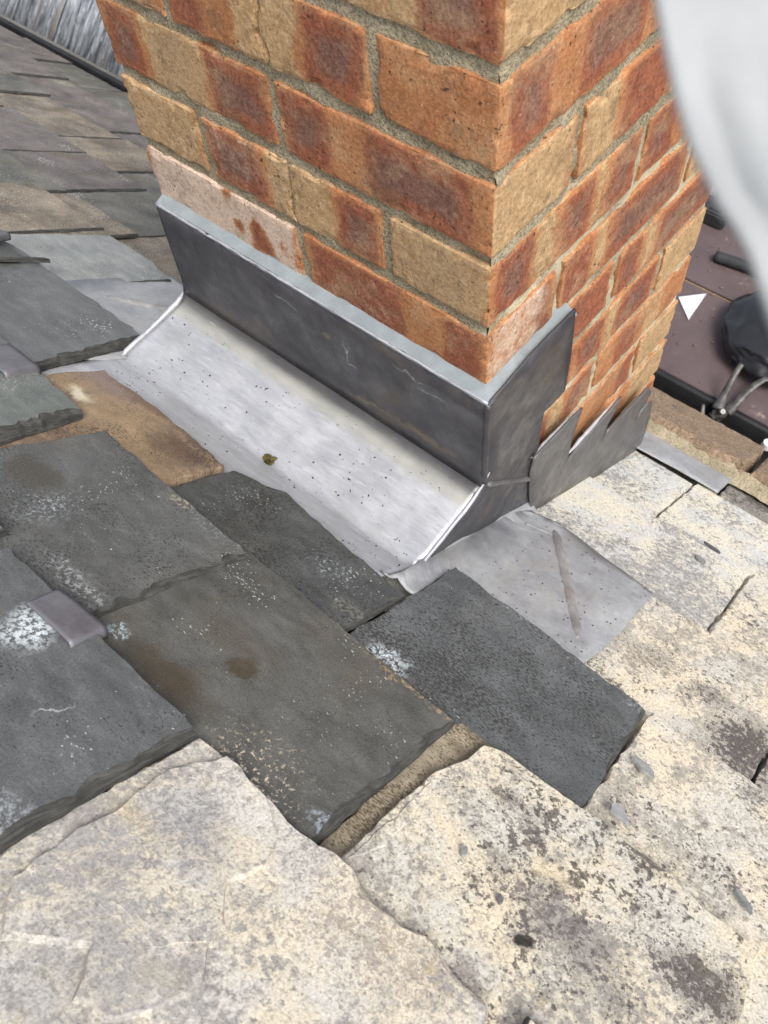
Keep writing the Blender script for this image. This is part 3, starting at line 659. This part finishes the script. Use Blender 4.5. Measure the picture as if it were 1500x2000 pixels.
tube(bm, ps, [.0012, .0016, .002, .0023, .0024, .0024, .0024, .002, .001], 8, .25); obj('welt', bm, LEAD_EDGE, apron, True)
bm = bmesh.new(); ps = [Vector((x, .436 + max(0, -x - .02) * .09 + .001 * nz(x * 60), z + .0012)) for x, z in ((-.0145, -.1245), (-.03, -.1325), (-.06, -.140), (-.08, -.1438), (-.1, -.1472), (-.112, -.1495), (-.121, -.1535))]
tube(bm, ps, [.002, .0032, .0034, .0032, .0032, .003, .002], 8, .4); obj('welt', bm, LEAD_EDGE, apron, True)
# left end of the gutter, closing down to the roof
endl = [(-.0145, -.1245), (-.03, -.134), (-.06, -.141), (-.1, -.148), (-.117, zr(-.117, .006)), (-.04, zr(-.04, .006)), (.0, zr(.0, .006)), (.0, -.13)]
sheet('end_panel', LEAD_SOAK, apron, endl, lambda a, b: Vector((a, .437 + max(0, -a - .02) * .09, b)), .002, .0004)
# soakers on the roof plane
HS = .0125
sk = [rs(u, v, HS) for u, v in ((775, 1130), (990, 1008), (1036, 1000), (1090, 1022), (1180, 1090), (1276, 1161), (1218, 1228), (1163, 1281))] + [(-.15, -.19), (-.16, -.13), (-.198, -.034), (-.198, .004)]
def soakh(a, b):
    f = max(0., 1 - (-.0135 - b) / .016); up = .016 * f * f if b < -.010 and a < .16 else 0
    return HS + .0009 * nz(a * 22, b * 22, 6) + up * .4
sheet('soaker', LEAD_SOAK, apron, sk, lambda a, b: roof(a, b, soakh(a, b)), .0022, .0007, 1, True)
sk2 = [rs(u, v, .010) for u, v in ((150, 548), (215, 545), (335, 541), (372, 566), (385, 590))] + [(.03, .46), (-.12, .437), (-.18, .44), (-.24, .46), (-.2, .64)]
sheet('soaker', LEAD_SOAK, apron, sk2, lambda a, b: roof(a, b, .010 + .0009 * nz(a * 22, b * 22, 6)), .0022, .0007, 1, True)
# concave dressing between side panel and soaker
bm = bmesh.new()
def fil(a, b):
    x = -.116 + .205 * a; ang = b * math.pi / 2; r = .011 * min(1, .25 + a * 3)
    o = Vector((x, -.0142 - r, zr(x, HS + .001))) + RN * r
    return o + Y1 * (r * math.cos(ang)) - RN * (r * math.sin(ang))
grid(bm, fil, 40, 6); obj('fillet', bm, LEAD_SOAK, apron, True)
# lead-burned seams
WELD = lead_mat('lead_weld', (.21, .205, .20), (.40, .395, .39), .45, .5, .25, (1, 1, 1), .4, (.40, .33, .27), .2)
def seam(p0, p1, r, n, h):
    bm = bmesh.new(); a, b = rs(*p0, h), rs(*p1, h)
    ps = [roof(a[0] + (b[0] - a[0]) * i / n, a[1] + (b[1] - a[1]) * i / n + .0006 * nz(i * .6, 3), h) for i in range(n + 1)]
    tube(bm, ps, [r * min(1, .25 + i / 4, .25 + (n - i) / 4) * (1 + .16 * nz(i * 1.7, 2) + .12 * nz(i * .4, 8)) for i in range(n + 1)], 9, .34, .28); return obj('weld_seam', bm, WELD, apron, True)
seam((1082, 1036), (1128, 1246), .0062, 46, HS + .001)
seam((200, 579), (350, 609), .0055, 30, .0115)
seam((1000, 1012), (1082, 1046), .0018, 16, HS + .0008)
bm = bmesh.new(); a_, b_ = vx(952, 946, -.0145), vx(1036, 934, -.0145)
tube(bm, [Vector((a_[0] + (b_[0] - a_[0]) * i / 20, -.0145, a_[1] + (b_[1] - a_[1]) * i / 20 + .0008 * nz(i * .8))) for i in range(21)], .0035, 8, .3); obj('weld_seam', bm, LEAD_STEP, apron, True)
bm = bmesh.new(); tube(bm, [Vector((-.0128 + .0006 * nz(i * .4), -.0135 - .0004 * nz(i * .5, 2), .004 - .124 * i / 24)) for i in range(25)], .0031, 8, .25); obj('corner_seam', bm, LEAD_DARK, apron, True)
bm = bmesh.new(); tube(bm, [Vector((-.0132 - .0008 * nz(i * .3, 4), .434 - .447 * i / 60, .0062 + .0011 * nz(i * .5, 7))) for i in range(61)], .0014, 6, .5); obj('cut_edge', bm, LEAD_EDGE, apron, True)

# stepped cover flashing
stepf = empty('stepped_flashing', (.25, -.016, -.42))
tag(stepf, 'grey lead flashing cut in four steps down the right brick face of the chimney', 'lead flashing')
YS = -.0165
sp_px = [(1036, 999), (1033, 960), (1034, 925), (1043, 893), (1090, 843), (1138, 796), (1129, 820), (1116, 856), (1106, 898), (1130, 870), (1168, 826), (1213, 774), (1202, 798), (1186, 828), (1173, 867), (1186, 840), (1225, 800), (1266, 756), (1271, 765), (1254, 794), (1239, 826), (1249, 806), (1263, 787), (1272, 785), (1268, 815), (1256, 850), (1247, 882), (1200, 910), (1145, 940), (1085, 975)]
sheet('step_sheet', LEAD_STEP, stepf, [vx(u, v, YS) for u, v in sp_px], lambda a, b: Vector((a, YS + .0012 * nz(a * 22, b * 22, 3) , b)), .0024, .0006, 1, True)
for i, (p0, p1, r) in enumerate((((1041, 897), (1137, 797), .0026), ((1107, 896), (1212, 776), .0026), ((1174, 863), (1267, 757), .003), ((1241, 822), (1271, 786), .0026))):
    a, b = vx(*p0, YS), vx(*p1, YS); bm = bmesh.new()
    tube(bm, [Vector((a[0] + (b[0] - a[0]) * t / 18, YS + .003 + .0008 * nz(t * .5, i), a[1] + (b[1] - a[1]) * t / 18 + .0007 * nz(t * .9, i, 4))) for t in range(19)], [r * max(.12, min(1, .5 + t / 8, (18 - t) / 9)) for t in range(19)], 8, .3)
    obj('turned_edge', bm, LEAD_EDGE, stepf, True)
# far piece of lead at the eaves
fl = empty('eaves_lead', roof(.56, -.07, .016))
tag(fl, 'small flat blue grey lead sheet lying on slates behind the right chimney face', 'lead sheet')
sheet('lead_sheet', LEAD_SOAK, fl, [rs(u, v, .02) for u, v in ((1244, 826), (1345, 872), (1441, 925), (1402, 962), (1320, 915), (1240, 872))], lambda a, b: roof(a, b, .02), .0022, .0008, 1, True)

# sealant bead
sl = empty('sealant_bead', (-.006, .0, .01)); tag(sl, 'smooth blue grey sealant bead along the top of the dark lead upstand', 'sealant')
bm = bmesh.new()
def sealf(path, nrm):
    n = len(path) - 1
    def fn(a, b):
        p = path[round(a * n)]; w_ = nz(p.x * 30 + 3, p.y * 30, 6)
        pr = [(.0142, .0052), (.0128, .0072 + .0006 * w_), (.0090, .0085 + .0008 * w_), (.0045, .0098 + .0012 * w_), (.0008, .0118 + .0020 * w_), (-.004, .0120 + .002 * w_)]
        o, z = pr[round(b * 5)]; sm = .0007 * nz(p.x * 120 + o * 300, p.y * 120, z * 200)
        return Vector((p.x, p.y, 0)) + nrm(p) * (o + sm) + Z1 * (z - .001 + sm)
    grid(bm, fn, n, 5)
sealf([Vector((0, (.435 * (1 - i / 90)), 0)) for i in range(91)] , lambda p: Vector((-1, -1.0 * max(0, 1 - p.y / .006) ** 2 if p.y < .006 else 0, 0)))
sealf([Vector((.1235 * i / 40, 0, 0)) for i in range(41)], lambda p: Vector((-1.0 * max(0, 1 - p.x / .006) ** 2 if p.x < .006 else 0, -1, 0)))
obj('bead', bm, SEAL, sl, True)

# lead straps holding slates
def strap(px, h, label):
    a, b, c, d = [Vector(rs(u, v, h)) for u, v in px]       # a,b far side ; c,d folded end
    e = empty('lead_strap', roof(*((a + b + c + d) / 4), h)); tag(e, label, 'lead strap', 'lead straps holding the slates')
    bm = bmesh.new()
    def fn(t, w_):
        p = (a.lerp(b, w_)).lerp(d.lerp(c, w_), min(t / .82, 1.0)); z = h
        if t > .82:
            k = (t - .82) / .18; dr = (d.lerp(c, w_) - a.lerp(b, w_)).normalized(); p = p + dr * (.004 * math.sin(k * math.pi / 2)); z = h - .006 * (1 - math.cos(k * math.pi / 2)) - .002 * k
        return roof(p.x, p.y, z + .0008 * nz(p.x * 50, p.y * 50, 1) + .0004 * math.sin(min(1, t / .82) * math.pi))
    grid(bm, fn, 24, 8); solid(obj('strap_sheet', bm, LEAD_TAB, e, True), .0014, 0); return e
strap(((50, 1177), (116, 1150), (206, 1222), (133, 1254)), .0266, 'purple grey lead strap folded over the slate edge beside the white splash')
strap(((-60, 690), (18, 671), (76, 716), (6, 727)), .031, 'pale lead strap at the left picture edge between the smooth grey and green grey slates')
strap(((-70, 448), (-30, 440), (16, 455), (-20, 462)), .05, 'lead strap tip at the far left below the buff slates')

# ---------------------------------------------------------------- eaves: stone coping, gutter, deck, corrugated roof
cop = empty('brick_coping', roof(.70, -.3, .02)); tag(cop, 'row of weathered brown brick copings along the eaves behind the slates', 'coping')
COPM = lichen_mat('brown_coping', .22, .12, ((.19, .135, .09), (.30, .215, .145)), (.44, .34, .22), (), (3.3, 6.1, 0), .15)
ys = [.44, .19, -.165, -.43, -.68, -.93, -1.2]
for i in range(len(ys) - 1):
    a, b = ys[i], ys[i + 1]; e = .004
    slab('coping_brick', [(.572, b + e), (.716, b + e), (.716, a - e), (.572, a - e)], lambda s, y: .050 - .25 * max(0, .590 - s), .05, COPM, .003, parent=None, bev=.006).parent = cop
for o in list(bpy.data.objects):
    if o.name.startswith('coping_brick'):
        for v in o.data.vertices: v.co -= cop.location
bm = bmesh.new()
grid(bm, lambda a, b: roof(.556 + .022 * b, -1.2 + 1.64 * a, .016 + .022 * b + .004 * nz(a * 160, b * 4, 2) + .003 * nz(a * 500, b * 9, 4) - cop.location.length * 0), 220, 5)
obj('mortar_bed', bm, MORTAR, cop, True)

BLACK = plain('black_plastic', (.012, .012, .013), .45, .5, .3, 18, .05)
gut = empty('black_gutter', (.70, 1., -.84)); tag(gut, 'black plastic gutter trough running along the eaves past the chimney', 'gutter')
GX, GZ = .762, -.775
bm = bmesh.new()
gp = [(.60, -.72), (.612, -.80), (.64, -.850), (.69, -.86), (.735, -.845), (.756, -.80), (GX - .002, GZ), (GX + .004, GZ + .003), (GX + .010, GZ)]
m_ = len(gp) - 1
grid(bm, lambda a, b: Vector((gp[round(b * m_)][0] + (.03 if (a > .5 and False) else 0), -1.4 + 4.9 * a, gp[round(b * m_)][1])), 30, m_)
solid(obj('trough', bm, BLACK, gut, True), .003)

# scaffold deck beyond the gutter
def deck_mat():
    m = M('phenolic_ply', .5, .45)
    n = m.noise(m.tc, 5, 5, .6); g = m.noise(m.tc, 60, 5, .7); d = m.noise(m.map(m.tc, loc=(3, 2, 0)), 7, 6, .7, .4)
    c = m.mix(m.step(n, .3, .7), (.075, .052, .055), (.105, .075, .076))
    p = m.sep(m.tc); 
    c = m.mix(m.mul(m.step(m.add(d, m.mul(m.sub(g, .5), .4)), .56, .68), .6), c, (.42, .32, .27))
    c = m.mix(m.mul(m.step(g, .6, .75), .3), c, (.2, .16, .15))
    return m.out(c, m.step(g, .3, .7, .4, .7), m.bump(g, .1, .002))
DECKM = deck_mat(); EDGEM = plain('plywood_edge', (.22, .15, .07), .8)
deck = empty('scaffold_deck', (1.3, 0, -.80)); tag(deck, 'dark brown plywood scaffold deck with dust beyond the gutter', 'scaffold deck')
DZ = -.775
def box(bm, x0, x1, y0, y1, z0, z1, bev=.0):
    vs = [bm.verts.new((x, y, z)) for z in (z0, z1) for y in (y0, y1) for x in (x0, x1)]
    fs = [(0, 2, 3, 1), (4, 5, 7, 6), (0, 1, 5, 4), (2, 6, 7, 3), (0, 4, 6, 2), (1, 3, 7, 5)]
    F = [bm.faces.new([vs[i] for i in f]) for f in fs]
    if bev: bmesh.ops.bevel(bm, geom=list({e for f in F for e in f.edges}), offset=bev, segments=2, affect='EDGES')
    return vs
for x0, x1 in ((.776, 1.020), (1.027, 1.62), (1.627, 2.25)):
    bm = bmesh.new(); box(bm, x0, x1, -1.6, .75, DZ - .018, DZ, .0012); obj('deck_board', bm, DECKM, deck)
bm = bmesh.new(); box(bm, 1.0215, 1.0255, -1.6, .75, DZ - .019, DZ - .003); box(bm, 1.0204, 1.0214, -1.6, .75, DZ - .017, DZ - .001); obj('board_edge', bm, EDGEM, deck)

def onz(u, v, z): return hit(u, v, Z1, z)
# corrugated roof beyond the gutter on the left
def corr_mat():
    m = M('weathered_tin', .7, .35, .2)
    p = m.sep(m.tc)
    st = m.comb(m.mul(p[0], 3.2), m.mul(p[1], 62), 0)
    n = m.noise(st, 1.0, 5, .62); n2 = m.noise(m.comb(m.mul(p[0], 26), m.mul(p[1], 130), 0), 1., 5, .7)
    c = m.mix(m.step(n, .38, .62), (.06, .065, .075), (.30, .32, .345))
    c = m.mix(m.mul(m.step(n2, .5, .64), .75), c, (.43, .46, .50))
    c = m.mix(m.mul(m.step(n2, .46, .36), .6), c, (.035, .036, .04))
    r = m.noise(m.comb(m.mul(p[0], 1.5), m.mul(p[1], 30), 4), 1., 4, .6)
    c = m.mix(m.mul(m.step(r, .56, .66), .7), c, (.20, .145, .10))
    return m.out(c, None, m.bump(n2, .3, .004))
CORR = corr_mat()
cr = empty('corrugated_roof', (.79, 2.0, -.78)); tag(cr, 'weathered streaky corrugated metal roof rising beyond the gutter at the top left', 'metal roof')
CA = math.radians(40)
for y0, y1, up in ((.60, 2.128, 0.), (2.133, 3.6, .006)):
    bm = bmesh.new(); nyy = int((y1 - y0) / .006)
    def cf(a, b):
        y = y0 + (y1 - y0) * a; d = .009 * math.sin(y * 2 * math.pi / .048) + up + .004 * nz(y * 3, b * 3)
        l = .9 * b
        return Vector((.785 + l * math.cos(CA) - d * math.sin(CA), y, -.776 + l * math.sin(CA) + d * math.cos(CA)))
    grid(bm, cf, nyy, 6); solid(obj('metal_sheet', bm, CORR, cr, True), .0012)

# ---------------------------------------------------------------- loose things on the deck and gutter
WHITE = plain('white_card', (.60, .60, .62), .6, .4, .12, 20, .03)
a, b, c = (onz(u, v, DZ + .004) for u, v in ((1325, 580), (1380, 573), (1345, 624)))
bm = bmesh.new()
t_ = [bm.verts.new(p) for p in (a, b, c)]; b_ = [bm.verts.new(p - Z1 * .0036) for p in (a, b, c)]
bm.faces.new(t_); bm.faces.new(b_[::-1])
for i in range(3): bm.faces.new((t_[i], b_[i], b_[(i + 1) % 3], t_[(i + 1) % 3]))
bmesh.ops.recalc_face_normals(bm, faces=bm.faces)
tag(obj('plastic_offcut', bm, WHITE), 'white triangular offcut lying on the scaffold deck', 'offcut')
def disc(name, u, v, z, r, mat, label, cat, h=.005):
    p = onz(u, v, z); bm = bmesh.new()
    bmesh.ops.create_cone(bm, cap_ends=True, segments=20, radius1=r, radius2=r * .8, depth=h, matrix=Matrix.Translation(p + Z1 * (h / 2 + .0005)))
    return tag(obj(name, bm, mat, None, False), label, cat)
disc('bottle_cap', 1466, 586, DZ, .0068, WHITE, 'small round white cap on the deck above the black bag', 'cap')
disc('bottle_cap', 1497, 872, -.752, .011, WHITE, 'white cap at the right edge beside the yellow strip', 'cap', .012)
# dark blocks
BLK2 = plain('dark_rubber', (.035, .036, .038), .7, .35)
p0 = onz(1398, 428, DZ); bm = bmesh.new()
box(bm, p0.x - .03, p0.x + .05, p0.y - .03, p0.y + .028, DZ + .001, DZ + .035, .004)
box(bm, p0.x + .02, p0.x + .035, p0.y - .02, p0.y + .02, DZ + .0345, DZ + .045, .003); box(bm, p0.x - .02, p0.x - .01, p0.y - .015, p0.y + .015, DZ + .0345, DZ + .04, .002)
tag(obj('rubber_block', bm, BLK2), 'dark rubber block on the deck just behind the chimney edge', 'block')
p1 = p0 + Vector((.09, .055, 0)); bm = bmesh.new(); box(bm, p1.x - .03, p1.x + .05, p1.y - .03, p1.y + .03, DZ + .001, DZ + .018, .003); box(bm, p1.x - .015, p1.x + .03, p1.y - .014, p1.y + .014, DZ + .0178, DZ + .022, .002)
tag(obj('white_packet', bm, WHITE), 'white packet behind the dark rubber block', 'packet')
a, b = onz(1398, 500, DZ + .012), onz(1500, 535, DZ + .012); bm = bmesh.new()
tube(bm, line(a, b, 12), .0125, 12, .05); tube(bm, [a - (b - a) * .02, a + (b - a) * .004], .009, 12)
tag(obj('pipe_offcut', bm, BLK2, None, True), 'short dark pipe offcut lying on the deck beside the hanging sheet', 'pipe')
# bin bag
BAG = plain('black_polythene', (.011, .012, .014), .33, .55, .3, 10, .05)
bc = onz(1512, 690, DZ); bc.x += .02
bm = bmesh.new(); bmesh.ops.create_icosphere(bm, subdivisions=5, radius=1.0)
for v in bm.verts:
    n = v.co.normalized(); ang = math.atan2(n.y, n.x)
    rg = 1 - abs(nz(n.x * 1.3 + 4, n.y * 1.3, n.z * 1.2)) * 2
    rg2 = 1 - abs(nz(n.x * 4.4, n.y * 4.4 + 2, n.z * 4.4)) * 2
    r = 1 + .16 * rg + .035 * rg2
    v.co = Vector((n.x * .115 * r, n.y * .105 * r, max(-.02, n.z * .034 * r + .016)))
bmesh.ops.transform(bm, matrix=Matrix.Rotation(.5, 4, 'Z'), verts=bm.verts)
neck = [Vector((.02 + .01 * i, -.04 - .012 * i, .04 + .004 * math.sin(i))) for i in range(7)]
tube(bm, neck, [.03, .022, .013, .012, .018, .027, .03], 14, .5)
bmesh.ops.translate(bm, verts=bm.verts, vec=bc + Z1 * .022)
tag(obj('rubbish_bag', bm, BAG, None, True), 'crumpled black plastic rubbish bag sitting on the deck', 'bag')
# pliers hooked in the gutter
STEEL = plain('worn_steel', (.085, .082, .076), .5, .5, .5, 60, .15, .3)
pl = empty('pliers', onz(1412, 812, -.78)); tag(pl, 'worn steel pliers hooked into the gutter with both handles sticking up', 'pliers')
def pv(u, v, d): 
    q_ = rx * ((u - 750) / F_PX) + dn * ((v - 1000) / F_PX) + fw; return CAM + q_ * d
pdist = (onz(1408, 808, -.765) - CAM).dot(fw)
def handle(pts, rad, name='handle'):
    bm = bmesh.new(); P_ = [pv(u, v, pdist + dd) for u, v, dd in pts]; Q = []
    R_ = []
    for i in range(len(P_) - 1):
        for t in range(5): Q.append(P_[i].lerp(P_[i + 1], t / 5)); R_.append(rad[i] + (rad[i + 1] - rad[i]) * t / 5)
    Q.append(P_[-1]); R_.append(rad[-1])
    tube(bm, Q, R_, 10, .04, .6); return obj(name, bm, STEEL, pl, True)
handle([(1402, 800, 0), (1413, 775, 0), (1428, 745, -.01), (1441, 722, -.015), (1449, 711, -.018)], [.013, .008, .0065, .0055, .005])
handle([(1418, 806, 0), (1436, 790, 0), (1456, 768, -.006), (1478, 750, -.01), (1494, 741, -.012), (1512, 742, -.012)], [.012, .009, .0078, .007, .006, .005])
handle([(1414, 800, .004), (1402, 806, .006), (1392, 812, .01), (1386, 816, .02)], [.014, .013, .009, .006], 'jaw')
handle([(1414, 802, .008), (1404, 812, .012), (1400, 822, .02)], [.013, .010, .005], 'jaw')
bm = bmesh.new(); q_ = pv(1411, 804, pdist - .013); bmesh.ops.create_cone(bm, cap_ends=True, segments=18, radius1=.0065, radius2=.005, depth=.006, matrix=Matrix.Translation(q_) @ (-fw).to_track_quat('Z', 'Y').to_matrix().to_4x4())
obj('pivot_bolt', bm, plain('bright_steel', (.16, .155, .145), .45, .5, .2, 60, .1, .4), pl)
a, b = pv(1372, 803, pdist - .01), pv(1374, 789, pdist - .012); bm = bmesh.new(); tube(bm, line(a + (a - b) * .6, b, 6), [.005, .005, .0046, .0042, .004, .0036, .0022], 10)
tag(obj('nail', bm, STEEL, None, True), 'small grey nail end standing up beside the pliers', 'nail')
# yellow and black folding rule in the gutter
YEL = plain('yellow_paint', (.55, .29, .03), .5, .4, .2, 40, .05)
fr = empty('folding_rule', onz(1465, 840, -.79)); tag(fr, 'thin black and yellow folding rule lying in the gutter right of the pliers', 'rule')
def bar(u0, v0, u1, v1, z, w_, h_, mat, name):
    a, b = onz(u0, v0, z), onz(u1, v1, z); d = (b - a).normalized(); s_ = d.cross(Z1).normalized() * w_ / 2; bm = bmesh.new()
    vs = [bm.verts.new(p + k * s_ + Z1 * zz) for zz in (0, h_) for p in (a, b) for k in (-1, 1)]
    for f in ((0, 2, 3, 1), (4, 5, 7, 6), (0, 1, 5, 4), (2, 6, 7, 3), (0, 4, 6, 2), (1, 3, 7, 5)): bm.faces.new([vs[i] for i in f])
    bmesh.ops.recalc_face_normals(bm, faces=bm.faces); bmesh.ops.bevel(bm, geom=bm.edges[:], offset=.0008, segments=1, affect='EDGES')
    return obj(name, bm, mat, fr)
bar(1412, 810, 1510, 868, -.80, .012, .004, BLK2, 'rule_back')
bar(1427, 817, 1449, 830, -.7955, .006, .003, YEL, 'rule_leaf'); bar(1453, 831, 1469, 841, -.7955, .006, .003, YEL, 'rule_leaf'); bar(1473, 844, 1492, 855, -.7955, .003, .003, STEEL, 'rule_leaf'); bar(1494, 856, 1510, 865, -.7955, .006, .003, YEL, 'rule_leaf')

# ---------------------------------------------------------------- grit, chips and moss
def lump(bm, p, r, sq=.5, nrm=RN, seed=0, ax=None):
    ret = bmesh.ops.create_icosphere(bm, subdivisions=1, radius=1.0)['verts']
    s1 = random.uniform(.7, 1.7); rot = Matrix.Rotation(random.uniform(0, 6.3), 3, 'Z'); qz = nrm.to_track_quat('Z', 'Y').to_matrix()
    for v in ret:
        n = v.co.copy(); k = 1 + .5 * nz(n.x * 1.7 + seed, n.y * 1.7, n.z * 1.7)
        v.co = p + qz @ (rot @ Vector((n.x * r * s1 * k, n.y * r * k / s1, n.z * r * sq * k)))
GRIT = plain('dark_grit', (.05, .043, .036), .9, .3, .5, 90, .3)
bm = bmesh.new(); rg = random.Random(3)
def solez(x):
    for (xa, za), (xb, zb) in zip(prof_sole, prof_sole[1:]):
        if xb <= x <= xa: return za + (zb - za) * (xa - x) / (xa - xb)
    return zr(x, .008)
for i in range(330):
    x = -.03 - .13 * rg.random() ** .8; y = .43 * rg.random() ** 1.0
    if nz(x * 20, y * 14, 5) < -.05: continue
    lump(bm, Vector((x, y, solez(x) + .0012)), rg.choice((.0004, .0005, .0006, .0006, .0008, .0009, .0013)), .6, Z1, i)
for i in range(120):
    s, y = rg.uniform(-.14, .08), rg.uniform(-.19, -.03); lump(bm, roof(s, y, HS + .0015), rg.choice((.0005, .0006, .0008, .001)), .6, RN, i)
tag(obj('grit', bm, GRIT), 'dark grit scattered over the pale lead', kind='stuff')
MOSS = plain('moss', (.085, .072, .02), .95, .2, .6, 160, .6)
bm = bmesh.new(); X = hit(528, 900, Vector((-.19, 0, .98)).normalized(), Vector((-.19, 0, .98)).normalized().dot(Vector((-.08, .2, -.144))))
for i in range(46):
    a_ = rg.uniform(0, 6.28); d_ = rg.random() ** .6 * .0065
    lump(bm, X + Vector((math.cos(a_) * d_, math.sin(a_) * d_ * 1.2, .002 + .004 * rg.random() * (1 - d_ / .008))), rg.uniform(.0012, .0024), .8, Z1, i)
tag(obj('moss_clump', bm, MOSS, None, True), 'small olive moss clump on the pale sloping lead', 'moss')
def chip(u, v, L, W, ang, mat, label, h, name='slate_chip', cat='chip'):
    s, y = rs(u, v, h); bm = bmesh.new(); n = 11; c_ = Vector((s, y)); ring = []
    pts = [Vector((math.cos(2 * math.pi * i / n) * L, math.sin(2 * math.pi * i / n) * W)) * rg.uniform(.75, 1.15) for i in range(n)]
    ca, sa = math.cos(ang), math.sin(ang); pts = [c_ + Vector((p.x * ca - p.y * sa, p.x * sa + p.y * ca)) for p in pts]
    t = [bm.verts.new(roof(p.x, p.y, h + .0018 + .0006 * rg.random())) for p in pts]; b = [bm.verts.new(roof(p.x, p.y, h - .001)) for p in pts]
    f = bm.faces.new(t); bm.faces.new(b[::-1])
    for i in range(n): bm.faces.new((t[i], b[i], b[(i + 1) % n], t[(i + 1) % n]))
    bmesh.ops.triangulate(bm, faces=[f]); bmesh.ops.recalc_face_normals(bm, faces=bm.faces)
    return tag(obj(name, bm, mat), label, cat)
chip(1208, 1588, .010, .0052, 1.35, LEAD_SOAK, 'silvery lead scrap on the cream slate right of the dark pitted slate', .014, 'lead_scrap', 'scrap')
chip(1255, 1498, .013, .005, 1.3, S_O, 'pointed grey slate chip on the cream slate right of the dark pitted slate', .0145)
chip(1452, 1762, .010, .003, 1.0, S_O, 'narrow grey slate chip near the lower right edge of the picture', .012)
chip(1390, 1070, .012, .0035, 1.35, S_N, 'dark grey slate chip on the white lichened slate at the right', .012)
chip(1367, 1093, .009, .005, 1.1, S_O, 'small grey slate chip beside the dark grey chip', .012)
chip(905, 1663, .004, .003, .4, S_O, 'small pale grey slate chip in the middle of the black spotted slate', .012)
chip(975, 1757, .004, .002, .9, LEAD_TAB, 'tiny purple lead scrap on the black spotted slate', .012, 'lead_scrap', 'scrap')

bm = bmesh.new()
for i in range(70):
    u, v = rg.uniform(1290, 1500), rg.uniform(440, 800); p = onz(u, v, DZ)
    if p.x < .79: continue
    lump(bm, p + Z1 * .001, rg.choice((.0015, .002, .0025, .004)), .5, Z1, i)
tag(obj('deck_debris', bm, plain('brick_dust_crumbs', (.14, .10, .08), .95, .2, .5, 60, .3)), 'mortar and brick crumbs scattered on the dark deck', kind='stuff')

# ---------------------------------------------------------------- pale dust sheet hanging close to the lens on the right
def sheet_mat():
    m = M('pale_dust_sheet', .95, .05)
    n = m.noise(m.tc, 45, 4, .6); n2 = m.noise(m.tc, 900, 2)
    c = m.mix(m.step(n, .3, .7), (.27, .28, .283), (.33, .338, .34))
    return m.out(c, None, m.bump(n2, .15, .0005))
edge = [(1255, -260), (1266, -100), (1277, 0), (1290, 60), (1303, 120), (1322, 200), (1347, 280), (1376, 342), (1402, 395), (1437, 448), (1462, 496), (1480, 556), (1500, 610), (1530, 700)]
bm = bmesh.new(); DD = .088
def shf(a, b):
    n = len(edge) - 1; k = min(n - 1, int(b * n)); f = b * n - k
    u = edge[k][0] + (edge[k + 1][0] - edge[k][0]) * f + 4; v = edge[k][1] + (edge[k + 1][1] - edge[k][1]) * f
    u2 = u + a * 560
    fold = .0008 * math.sin(a * 11 + b * 3) + .0012 * nz(a * 4, b * 3, 2) + .0007 * nz(a * 3, b * 9, 7)
    return pv(u2, v, DD + .005 * (math.cos(min(1, a * 3.2) * math.pi / 2)) ** 2 + fold * min(1, a * 8) + .02 * a - .004 * b)
grid(bm, shf, 70, 60)
tag(solid(obj('dust_sheet', bm, sheet_mat(), None, True), .0012), 'blurred pale grey cloth sheet hanging close to the lens at the upper right', 'cloth')

# ---------------------------------------------------------------- the ground far below
bm = bmesh.new(); vs = [bm.verts.new((x, y, -6)) for x, y in ((-200, -200), (200, -200), (200, 200), (-200, 200))]; bm.faces.new(vs)
tag(obj('ground', bm, plain('yard_ground', (.10, .095, .085), .95, .2, .3, .6, .1)), kind='structure')
